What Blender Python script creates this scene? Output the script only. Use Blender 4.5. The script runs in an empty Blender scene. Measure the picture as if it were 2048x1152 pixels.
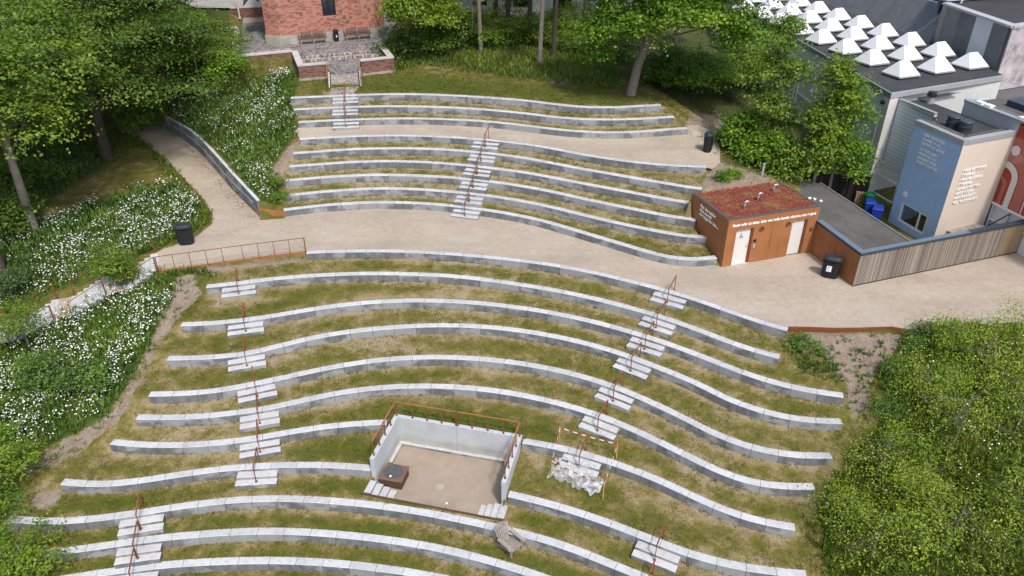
import bpy, bmesh, math, random
import numpy as np
from mathutils import Vector, Matrix
from mathutils.geometry import delaunay_2d_cdt, intersect_point_tri_2d
from mathutils.bvhtree import BVHTree

random.seed(7); RNG = np.random.default_rng(7)
SC = bpy.context.scene
COL = SC.collection
R = math.radians
rnd = random.uniform

# ------------------------------------------------------------------ camera (drone, 19.5 m above the gravel plaza)
FPX, CAMH = 1500.0, 19.5                      # focal length in pixels of a 2048 wide picture
TH = math.atan(FPX / 2514.0)                  # pitch below the horizon
CT, ST = math.cos(TH), math.sin(TH)
cam = bpy.data.cameras.new('camera'); cam_ob = bpy.data.objects.new('camera', cam); COL.objects.link(cam_ob)
cam.sensor_width = 36.0; cam.lens = 36.0 * FPX / 2048.0
cam_ob.location = (0, 0, CAMH); cam_ob.rotation_euler = (math.pi/2 - TH, 0, 0)
cam.clip_start = 0.5; cam.clip_end = 600
SC.camera = cam_ob

def P(px, py, z):
    """survey: world point at height z seen at a pixel of the photograph"""
    u = (px-1024)/FPX; v = (py-576)/FPX
    t = (z-CAMH)/(-ST - v*CT)
    return Vector((u*t, (CT - v*ST)*t, z))
def Q(x, y, z):
    w = z-CAMH; d = y*CT-w*ST; up = y*ST+w*CT
    return (1024+FPX*x/d, 576-FPX*up/d)

# ------------------------------------------------------------------ scene graph helpers
def tag(o, label=None, cat=None, group=None, kind=None):
    if label: o['label'] = label
    if cat: o['category'] = cat
    if group: o['group'] = group
    if kind: o['kind'] = kind
    return o
def thing(name, label, cat, loc=(0,0,0), rz=0, group=None):
    o = bpy.data.objects.new(name, None); COL.objects.link(o)
    o.empty_display_size = .3
    o.location = loc; o.rotation_euler = (0, 0, rz)
    return tag(o, label, cat, group)
def wm(o):
    return Matrix.LocRotScale(o.location, o.rotation_euler, o.scale)
def dup(root, loc, rz, label=None, group=None, scale=None):
    def rec(o, par):
        c = o.copy(); COL.objects.link(c)
        if par: c.parent = par
        for ch in o.children: rec(ch, c)
        return c
    r = rec(root, None)
    r.location = loc; r.rotation_euler = (0, 0, rz)
    if scale: r.scale = (scale,)*3 if not hasattr(scale, '__len__') else scale
    if label: r['label'] = label
    if group: r['group'] = group
    return r

class MB:
    """collects faces; build() links them as ONE mesh object"""
    def __init__(s): s.v = []; s.f = []; s.m = []
    def add(s, vs, fs, mi=0):
        b = len(s.v); s.v += [tuple(p) for p in vs]
        s.f += [tuple(b+i for i in f) for f in fs]; s.m += [mi]*len(fs); return s
    def box(s, c, d, rz=0, mi=0, rot=None):
        hx, hy, hz = d[0]/2, d[1]/2, d[2]/2
        m = (rot.to_3x3() if rot is not None else Matrix.Rotation(rz, 3, 'Z'))
        c = Vector(c)
        vs = [c + m @ Vector((sx*hx, sy*hy, sz*hz)) for sz in (-1,1) for sx, sy in ((-1,-1),(1,-1),(1,1),(-1,1))]
        return s.add(vs, [(3,2,1,0),(4,5,6,7),(0,1,5,4),(1,2,6,5),(2,3,7,6),(3,0,4,7)], mi)
    def bb(s, x0, x1, y0, y1, z0, z1, mi=0):
        return s.box(((x0+x1)/2,(y0+y1)/2,(z0+z1)/2), (x1-x0, y1-y0, z1-z0), mi=mi)
    def prism(s, poly, z0, z1, mi=0, mtop=None):
        n = len(poly); a = sum(poly[i][0]*poly[(i+1)%n][1]-poly[(i+1)%n][0]*poly[i][1] for i in range(n))
        if a < 0: poly = poly[::-1]
        f0 = (lambda p: z0(p)) if callable(z0) else (lambda p: z0)
        f1 = (lambda p: z1(p)) if callable(z1) else (lambda p: z1)
        vs = [(p[0],p[1],f0(p)) for p in poly]+[(p[0],p[1],f1(p)) for p in poly]
        s.add(vs, [(i,(i+1)%n,n+(i+1)%n,n+i) for i in range(n)]+[tuple(range(n-1,-1,-1))], mi)
        b = len(s.v)-2*n
        s.f.append(tuple(b+n+i for i in range(n))); s.m.append(mi if mtop is None else mtop)
        return s
    def bar(s, p, q, w, h=None, mi=0):
        p, q = Vector(p), Vector(q); h = h or w; d = q-p
        L = d.length; d.normalize()
        up = Vector((0,0,1)) if abs(d.z) < .97 else Vector((0,1,0))
        x = d.cross(up).normalized(); u = x.cross(d)
        m = Matrix((x, d, u)).transposed()
        return s.box((p+q)/2, (w, L, h), rot=m, mi=mi)
    def tube(s, pts, r, n=6, mi=0, cap=True):
        pts = [Vector(p) for p in pts]; b = len(s.v); k = len(pts)
        rr = [float(q) for q in r] if hasattr(r,'__len__') else [float(r)]*k
        for i, p in enumerate(pts):
            d = (pts[min(i+1,k-1)]-pts[max(i-1,0)]).normalized()
            up = Vector((0,0,1)) if abs(d.z) < .9 else Vector((1,0,0))
            x = d.cross(up).normalized(); y = x.cross(d)
            for j in range(n):
                a = 2*math.pi*j/n; s.v.append(tuple(p + rr[i]*(x*math.cos(a)+y*math.sin(a))))
        for i in range(k-1):
            for j in range(n):
                s.f.append((b+i*n+j, b+(i+1)*n+j, b+(i+1)*n+(j+1)%n, b+i*n+(j+1)%n)); s.m.append(mi)
        if cap:
            s.f.append(tuple(b+j for j in range(n))); s.m.append(mi)
            s.f.append(tuple(b+(k-1)*n+n-1-j for j in range(n))); s.m.append(mi)
        return s
    def lathe(s, prof, c=(0,0,0), n=16, mi=0):
        b = len(s.v)
        for r, z in prof:
            for j in range(n):
                a = 2*math.pi*j/n; s.v.append((c[0]+r*math.cos(a), c[1]+r*math.sin(a), c[2]+z))
        for i in range(len(prof)-1):
            for j in range(n):
                s.f.append((b+i*n+j, b+i*n+(j+1)%n, b+(i+1)*n+(j+1)%n, b+(i+1)*n+j)); s.m.append(mi)
        s.f.append(tuple(b+n-1-j for j in range(n))); s.m.append(mi)
        s.f.append(tuple(b+(len(prof)-1)*n+j for j in range(n))); s.m.append(mi)
        return s
    def build(s, name, mats, parent=None, world=False, smooth=False, bevel=0):
        me = bpy.data.meshes.new(name)
        vs = s.v
        if parent is not None and world:
            inv = wm(parent).inverted(); vs = [inv @ Vector(p) for p in vs]
        me.from_pydata([tuple(p) for p in vs], [], s.f)
        mats = mats if isinstance(mats, (list, tuple)) else [mats]
        for m in mats: me.materials.append(m)
        if len(mats) > 1: me.polygons.foreach_set('material_index', s.m)
        me.update()
        box_uv(me)
        if smooth: me.polygons.foreach_set('use_smooth', [True]*len(me.polygons))
        o = bpy.data.objects.new(name, me); COL.objects.link(o)
        if parent is not None: o.parent = parent
        if bevel:
            b = o.modifiers.new('bevel', 'BEVEL'); b.width = bevel; b.segments = 1; b.limit_method = 'ANGLE'
        return o
def box_uv(me):
    """metre-scaled UVs: u runs along the wall, v up it"""
    uv = me.uv_layers.new(name='UVMap').data
    V = [v.co for v in me.vertices]
    for p in me.polygons:
        n = p.normal
        if abs(n.z) > .75: ax, ay = Vector((1,0,0)), Vector((0,1,0))
        else:
            ax = Vector((-n.y, n.x, 0)).normalized(); ay = Vector((0,0,1))
        for li in p.loop_indices:
            c = V[me.loops[li].vertex_index]
            uv[li].uv = (c.dot(ax), c.dot(ay))
def tagged(mb, name, mat, label, cat, group=None, kind=None, **k):
    return tag(mb.build(name, mat, **k), label, cat, group, kind)
def structure(mb, name, mat, **k):
    return tag(mb.build(name, mat, **k), kind='structure')
def fast_mesh(name, verts, faces_n, k, mats, attrs=None, parent=None, uvs=None):
    """verts (N,3) array, faces (M,k) array; attrs: name -> per-vertex float or per-vertex rgb"""
    me = bpy.data.meshes.new(name); N, M = len(verts), len(faces_n)
    me.vertices.add(N); me.vertices.foreach_set('co', np.asarray(verts, np.float32).ravel())
    me.loops.add(M*k); me.loops.foreach_set('vertex_index', np.asarray(faces_n, np.int32).ravel())
    me.polygons.add(M); me.polygons.foreach_set('loop_start', np.arange(0, M*k, k, dtype=np.int32))
    me.update(calc_edges=True)
    for a, val in (attrs or {}).items():
        val = np.asarray(val, np.float32)
        at = me.attributes.new(a, 'FLOAT', 'POINT'); at.data.foreach_set('value', val)
    for m in (mats if isinstance(mats, (list,tuple)) else [mats]): me.materials.append(m)
    o = bpy.data.objects.new(name, me); COL.objects.link(o)
    if parent is not None: o.parent = parent
    return o

# ------------------------------------------------------------------ materials
class NT:
    def __init__(s, name):
        s.mat = bpy.data.materials.new(name); s.mat.use_nodes = True
        s.t = s.mat.node_tree; s.t.nodes.clear()
        s.out = s.n('ShaderNodeOutputMaterial'); s.b = s.n('ShaderNodeBsdfPrincipled')
        s.l(s.b.outputs[0], s.out.inputs[0])
    def n(s, typ, **k):
        nd = s.t.nodes.new(typ)
        for a, v in k.items(): setattr(nd, a, v)
        return nd
    def l(s, a, b): s.t.links.new(a, b)
    def val(s, sock, v):
        if hasattr(v, 'is_output') or isinstance(v, bpy.types.NodeSocket): s.l(v, sock)
        else:
            if sock.type == 'RGBA' and len(v) == 3: v = (*v, 1)
            sock.default_value = v
    def pos(s): return s.n('ShaderNodeNewGeometry').outputs['Position']
    def obj(s): return s.n('ShaderNodeTexCoord').outputs['Object']
    def uv(s): return s.n('ShaderNodeTexCoord').outputs['UV']
    def mapped(s, vec, scale=(1,1,1), rot=(0,0,0), loc=(0,0,0)):
        m = s.n('ShaderNodeMapping'); s.l(vec, m.inputs[0])
        m.inputs['Scale'].default_value = scale; m.inputs['Rotation'].default_value = rot; m.inputs['Location'].default_value = loc
        return m.outputs[0]
    def noise(s, vec, scale, detail=4, rough=.6, out='Fac', dist=0):
        nd = s.n('ShaderNodeTexNoise'); s.l(vec, nd.inputs['Vector'])
        nd.inputs['Scale'].default_value = scale; nd.inputs['Detail'].default_value = detail
        nd.inputs['Roughness'].default_value = rough; nd.inputs['Distortion'].default_value = dist
        return nd.outputs[out]
    def ramp(s, fac, stops, interp='LINEAR'):
        r = s.n('ShaderNodeValToRGB'); r.color_ramp.interpolation = interp
        els = r.color_ramp.elements
        while len(els) < len(stops): els.new(.5)
        for e, (p, c) in zip(els, stops):
            e.position = p; e.color = (*c, 1) if hasattr(c, '__len__') else (c, c, c, 1)
        s.l(fac, r.inputs[0]); return r.outputs[0]
    def mr(s, v, a, b, c=0, d=1):
        m = s.n('ShaderNodeMapRange'); s.val(m.inputs[0], v)
        for i, x in enumerate((a, b, c, d)): m.inputs[1+i].default_value = x
        return m.outputs[0]
    def math(s, op, a, b=0):
        m = s.n('ShaderNodeMath', operation=op); s.val(m.inputs[0], a); s.val(m.inputs[1], b); return m.outputs[0]
    def mix(s, fac, a, b, mode='MIX'):
        m = s.n('ShaderNodeMix', data_type='RGBA', blend_type=mode)
        s.val(m.inputs[0], fac); s.val(m.inputs[6], a); s.val(m.inputs[7], b); return m.outputs[2]
    def attr(s, name): return s.n('ShaderNodeAttribute', attribute_name=name).outputs['Fac']
    def orand(s): return s.n('ShaderNodeObjectInfo').outputs['Random']
    def bump(s, h, strength=.3, dist=.02):
        b = s.n('ShaderNodeBump'); s.l(h, b.inputs['Height'])
        b.inputs['Strength'].default_value = strength; b.inputs['Distance'].default_value = dist
        s.l(b.outputs[0], s.b.inputs['Normal'])
    def fin(s, col, rough=.85, spec=.3, metal=0):
        s.val(s.b.inputs['Base Color'], col); s.val(s.b.inputs['Roughness'], rough)
        s.b.inputs['Specular IOR Level'].default_value = spec; s.b.inputs['Metallic'].default_value = metal
        return s.mat

def simple(name, col, rough=.8, var=.25, scale=3, fine=25, spec=.3, metal=0, bump=0, rv=0, coord='obj'):
    """a base colour broken up by two scales of noise, optional per-object variation"""
    t = NT(name); v = t.obj() if coord == 'obj' else t.pos()
    a = t.noise(v, scale, 5); b = t.noise(v, fine, 3)
    f = t.math('ADD', t.math('MULTIPLY', a, .65), t.math('MULTIPLY', b, .35))
    if rv: f = t.math('ADD', f, t.mr(t.orand(), 0, 1, -rv, rv))
    c = t.ramp(f, [(.25, tuple(x*(1-var) for x in col)), (.75, tuple(min(1, x*(1+var)) for x in col))])
    if bump: t.bump(t.noise(v, fine*2, 3), bump, .01)
    return t.fin(c, rough, spec, metal)

def concrete(name, base=(.50,.515,.53), rv=.10, stain_shade=.45):
    t = NT(name); p = t.pos()
    f = t.math('ADD', t.math('MULTIPLY', t.noise(p, 1.3, 5), .6), t.math('MULTIPLY', t.noise(p, 22, 4), .4))
    f = t.math('ADD', f, t.mr(t.orand(), 0, 1, -rv, rv))
    c = t.ramp(f, [(.2, tuple(x*.72 for x in base)), (.8, tuple(min(1, x*1.2) for x in base))])
    # water stains in irregular patches, plus shade painted over every upright side
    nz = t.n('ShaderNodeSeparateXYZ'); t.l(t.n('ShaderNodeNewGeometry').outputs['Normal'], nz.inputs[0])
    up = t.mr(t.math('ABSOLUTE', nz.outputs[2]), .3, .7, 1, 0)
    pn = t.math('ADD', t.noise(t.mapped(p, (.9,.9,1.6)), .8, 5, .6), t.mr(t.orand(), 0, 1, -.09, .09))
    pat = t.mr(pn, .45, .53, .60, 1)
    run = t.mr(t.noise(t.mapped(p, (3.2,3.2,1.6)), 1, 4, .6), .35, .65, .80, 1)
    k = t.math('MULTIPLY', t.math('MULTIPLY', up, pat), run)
    c = t.mix(t.math('MULTIPLY', k, stain_shade), c, (.105,.11,.118))
    dirt = t.math('MULTIPLY', t.mr(nz.outputs[2], .5, .9, 0, 1), t.mr(t.noise(p, 5, 5),   .50, .72, 0, .45))
    c = t.mix(dirt, c, (.26,.25,.22))
    t.bump(t.noise(p, 60, 3), .15, .01)
    return t.fin(c, .9, .2)

def corten(name, base=(.36,.125,.038)):
    t = NT(name); p = t.pos()
    f = t.math('ADD', t.math('MULTIPLY', t.noise(p, .9, 5), .55), t.math('MULTIPLY', t.noise(p, 14, 5), .45))
    c = t.ramp(f, [(.3, tuple(x*.72 for x in base)), (.55, base), (.75, (base[0]*1.25, base[1]*1.35, base[2]*1.4))])
    run = t.mr(t.noise(t.mapped(p, (4,4,.5)), 1, 4), .55, .75, 0, .45)
    c = t.mix(run, c, tuple(x*.45 for x in base))
    t.bump(t.noise(p, 40, 3), .12, .01)
    return t.fin(c, .82, .25)

def brick(name, c1, c2, mort, dark=None):
    t = NT(name); uv = t.uv()
    b = t.n('ShaderNodeTexBrick'); t.l(uv, b.inputs['Vector'])
    b.inputs['Scale'].default_value = 1; b.inputs['Brick Width'].default_value = .26; b.inputs['Row Height'].default_value = .085
    b.inputs['Mortar Size'].default_value = .011; b.inputs['Mortar Smooth'].default_value = .2; b.inputs['Bias'].default_value = -.1
    b.inputs['Color1'].default_value = (*c1,1); b.inputs['Color2'].default_value = (*c2,1); b.inputs['Mortar'].default_value = (*mort,1)
    c = b.outputs['Color']
    # odd dark (overburnt) bricks
    w = t.n('ShaderNodeTexWhiteNoise', noise_dimensions='2D')
    sn = t.n('ShaderNodeVectorMath', operation='SNAP'); t.l(t.mapped(uv, (1,1,1)), sn.inputs[0]); sn.inputs[1].default_value = (.26,.085,1)
    t.l(sn.outputs[0], w.inputs[0])
    if dark: c = t.mix(t.mr(w.outputs[0], .66, .72, 0, .8), c, dark)
    c = t.mix(t.mr(t.noise(t.pos(), .8, 5), .35, .7, 0, .45), c, tuple(min(1,x*1.35) for x in c1))
    t.bump(b.outputs['Fac'], -.3, .01)
    return t.fin(c, .9, .2)

def slats(name, c1, c2, w=.09, gap=.18, vertical=True):
    t = NT(name); uv = t.uv(); s = t.n('ShaderNodeSeparateXYZ'); t.l(uv, s.inputs[0])
    ax = s.outputs[0 if vertical else 1]
    q = t.math('DIVIDE', ax, w); fr = t.math('FRACT', q); fl = t.math('FLOOR', q)
    wn = t.n('ShaderNodeTexWhiteNoise', noise_dimensions='1D'); t.l(fl, wn.inputs['W'])
    grain = t.noise(t.mapped(uv, (30,2,1) if vertical else (2,30,1)), 1, 4)
    f = t.math('ADD', t.math('MULTIPLY', wn.outputs[0], .6), t.math('MULTIPLY', grain, .4))
    c = t.ramp(f, [(.15, c1), (.85, c2)])
    g = t.math('LESS_THAN', fr, gap)
    c = t.mix(g, c, (.03,.028,.025))
    t.bump(g, -.6, .02)
    return t.fin(c, .85, .2)

def leaf_mat(name, c1, c2, c3=None, trans=.5):
    t = NT(name); a = t.attr('tint')
    f = t.math('ADD', a, t.mr(t.orand(), 0, 1, -.08, .08))
    c = t.ramp(f, [(.05, c1), (.6, c2), (1, c3 or c2)])
    t.val(t.b.inputs['Base Color'], c); t.b.inputs['Roughness'].default_value = .48
    t.b.inputs['Specular IOR Level'].default_value = .42
    tr = t.n('ShaderNodeBsdfTranslucent'); t.l(t.mix(1, c, (1.0,1.0,.45), 'MULTIPLY'), tr.inputs[0])
    ms = t.n('ShaderNodeMixShader'); ms.inputs[0].default_value = trans
    t.l(t.b.outputs[0], ms.inputs[1]); t.l(tr.outputs[0], ms.inputs[2]); t.l(ms.outputs[0], t.out.inputs[0])
    return t.mat

M = {}
M['concrete'] = concrete('concrete', (.52,.53,.545), stain_shade=.95)
M['step'] = concrete('step_concrete', (.52,.52,.52), rv=.06, stain_shade=.95)
def stage_wall():
    m = concrete('stage_wall_concrete', (.50,.525,.55), rv=.0, stain_shade=.10); n = m.node_tree; t = NT.__new__(NT); t.mat = m; t.t = n
    b = [x for x in n.nodes if x.type == 'BSDF_PRINCIPLED'][0]; src = b.inputs['Base Color'].links[0].from_socket
    p = t.pos(); sp = t.n('ShaderNodeSeparateXYZ'); t.l(p, sp.inputs[0])
    low = t.mr(t.math('ADD', sp.outputs[2], t.math('MULTIPLY', t.noise(p, .8, 4), .5)), -3.72, -3.60, 1, 0)   # tide mark of damp and algae
    col = t.ramp(t.noise(t.mapped(p, (1.2,1.2,3)), 1.6, 5, .65), [(.38,(.40,.405,.40)), (.52,(.36,.33,.23)), (.66,(.27,.26,.24))])
    t.l(t.mix(t.math('MULTIPLY', low, .55), src, col), b.inputs['Base Color']); return m
M['stage_wall'] = stage_wall()
M['corten'] = corten('weathering_steel', (.345,.145,.058))
M['rust'] = corten('rusty_rail', (.20,.070,.030))
M['rust_dark'] = corten('dark_rusty_plate', (.105,.058,.042))
M['black'] = simple('black_plastic', (.016,.018,.022), .5, .3, 3)
M['blackmetal'] = simple('black_metal', (.02,.022,.026), .45, .3)
M['white'] = simple('white_paint', (.66,.64,.62), .5, .05)
M['whitemark'] = simple('white_lettering', (.85,.84,.82), .5, .03)
M['darkmark'] = simple('dark_lettering', (.02,.02,.02), .5, .03)
M['whiteroof'] = simple('skylight_acrylic', (.80,.81,.82), .35, .05, spec=.5)
M['greymetal'] = simple('grey_metal', (.38,.39,.40), .5, .15, metal=.3)
M['alu'] = simple('aluminium', (.55,.57,.6), .4, .1, metal=.5)
M['coping'] = simple('blue_grey_coping', (.135,.185,.235), .4, .08)
M['copingdark'] = simple('dark_blue_coping', (.04,.055,.075), .4, .1)
M['felt'] = simple('roofing_felt', (.050,.050,.054), .9, .35, .7, 14, coord='pos', bump=.2)
M['feltbrown'] = simple('old_roofing_felt', (.105,.098,.092), .9, .45, .8, 10, coord='pos', bump=.2)
M['glass'] = simple('window_glass', (.018,.022,.024), .08, .5, .8, 3, spec=.6)
M['glassblue'] = simple('clerestory_glass', (.34,.42,.50), .12, .25, .7, 3, spec=.6)
M['frame'] = simple('window_frame', (.74,.75,.74), .5, .05)
M['green_panel'] = simple('green_grey_panel', (.20,.28,.26), .6, .1)
M['wood_old'] = slats('weathered_wood', (.20,.175,.15), (.36,.32,.28), .1, .02)
M['chairwood'] = simple('silvered_teak', (.30,.265,.23), .85, .3, 6, 40, rv=.25)
M['bench_wood'] = simple('brown_bench_wood', (.14,.075,.055), .7, .3, 5, 40)
M['fence'] = slats('fence_slats', (.20,.165,.135), (.44,.385,.325), .085, .16)
M['fence_tan'] = slats('new_fence_slats', (.30,.21,.12), (.42,.31,.19), .085, .12)
M['darkfence'] = slats('dark_board_fence', (.018,.016,.015), (.05,.045,.04), .14, .12)
M['pallet'] = simple('pallet_wood', (.30,.20,.11), .85, .3, 5, 30)
M['bluebin'] = simple('blue_plastic', (.012,.04,.30), .45, .15)
M['greenbin'] = simple('green_plastic', (.008,.10,.035), .45, .15)
M['brick'] = brick('church_brick', (.40,.155,.105), (.30,.11,.078), (.44,.35,.30), (.13,.055,.05))
M['brickdark'] = brick('garden_wall_brick', (.20,.085,.065), (.14,.06,.05), (.27,.22,.19), (.06,.035,.035))
M['cap'] = simple('wall_cap_stone', (.46,.45,.43), .9, .2, 2, 20, coord='pos', rv=.05)
M['plinth'] = simple('granite_plinth', (.33,.31,.27), .9, .45, 1.5, 12, coord='pos')
M['slate'] = simple('slate_roof', (.05,.058,.068), .6, .25)
M['blueface'] = simple('blue_render', (.35,.49,.67), .85, .10, .8, 8)
M['beigeface'] = simple('beige_render', (.62,.54,.46), .88, .07, .6, 6)
M['siding'] = slats('grey_siding', (.54,.60,.62), (.58,.64,.66), .22, .07, vertical=False)
M['paleface'] = simple('pale_render', (.60,.61,.61), .85, .15, .6, 6)
M['whitewall'] = simple('white_render', (.70,.70,.70), .85, .08, .6, 6)
M['greyclad'] = simple('grey_cladding', (.17,.17,.18), .75, .3, .7, 9)
M['whiteclad'] = simple('pale_cladding', (.58,.60,.61), .7, .15, 1, 12)
M['red'] = simple('red_mural_paint', (.36,.055,.03), .7, .12, 1, 8)
M['redpale'] = simple('pale_mural_paint', (.66,.63,.60), .7, .06)
M['redline'] = simple('rose_mural_paint', (.60,.36,.30), .7, .1)
M['plastic'] = simple('clear_plastic_sheet', (.72,.73,.74), .25, .25, 3, 18, spec=.6)
M['tape_red'] = simple('red_tape', (.45,.07,.05), .5, .1)
M['tape_white'] = simple('white_tape', (.82,.80,.78), .5, .05)
M['stake'] = simple('wooden_stake', (.50,.32,.12), .8, .2, 6, 30)
M['lid'] = simple('manhole_lid', (.085,.09,.092), .7, .4, 2, 12)
def sedum():
    t = NT('sedum_roof'); p = t.pos()
    c = t.ramp(t.math('ADD', t.math('MULTIPLY', t.noise(p, 7, 5, .8), .7), t.math('MULTIPLY', t.noise(p, 1.1, 4), .3)), [(.36,(.10,.022,.024)), (.47,(.20,.042,.036)), (.53,(.22,.085,.045)), (.58,(.19,.15,.055)), (.68,(.34,.26,.16))])
    t.bump(t.noise(p, 25, 4), .8, .05)
    return t.fin(c, .95, .1)
M['sedum'] = sedum()
M['bark'] = simple('grey_bark', (.20,.175,.145), .95, .4, 4, 22, bump=.5)
M['barkdark'] = simple('dark_bark', (.065,.055,.045), .95, .4, 4, 22, bump=.5)
M['leaf_maple'] = leaf_mat('leaf_maple', (0.062,0.149,0.019), (0.192,0.347,0.032), (0.384,0.516,0.044))
M['leaf_mid'] = leaf_mat('leaf_mid', (0.076,0.147,0.026), (0.190,0.306,0.040), (0.377,0.467,0.061))
M['leaf_dark'] = leaf_mat('leaf_dark', (0.063,0.126,0.030), (0.150,0.251,0.041), (0.294,0.390,0.064))
M['leaf_yellow'] = leaf_mat('leaf_yellow', (0.079,0.158,0.018), (0.221,0.331,0.030), (0.378,0.473,0.045))
M['leaf_pale'] = leaf_mat('leaf_pale', (0.068,0.128,0.045), (0.150,0.240,0.090), (0.285,0.390,0.165))
M['leaf_bush'] = leaf_mat('leaf_bush', (0.101,0.161,0.016), (0.298,0.427,0.034), (0.538,0.650,0.060))
M['leaf_herb'] = leaf_mat('leaf_herb', (0.043,0.100,0.018), (0.108,0.204,0.027), (0.225,0.319,0.048), .25)
M['leaf_grass'] = leaf_mat('leaf_grass', (0.072,0.095,0.012), (0.145,0.162,0.022), (0.362,0.269,0.088), .25)
M['leaf_herb_light'] = leaf_mat('light_herb_leaf', (0.076,0.129,0.015), (0.165,0.233,0.028), (0.277,0.326,0.050), .3)
M['blossom'] = leaf_mat('blossom', (0.300,0.330,0.220), (0.550,0.560,0.450), (0.750,0.750,0.680), .2)
M['petal'] = simple('daisy_petal', (.82,.82,.80), .6, .05)
M['petal_yellow'] = simple('yellow_petal', (.65,.52,.03), .6, .1)
M['petal_pink'] = simple('pink_petal', (.38,.15,.25), .6, .1)
M['petal_red'] = simple('poppy_petal', (.6,.03,.02), .6, .1)
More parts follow.
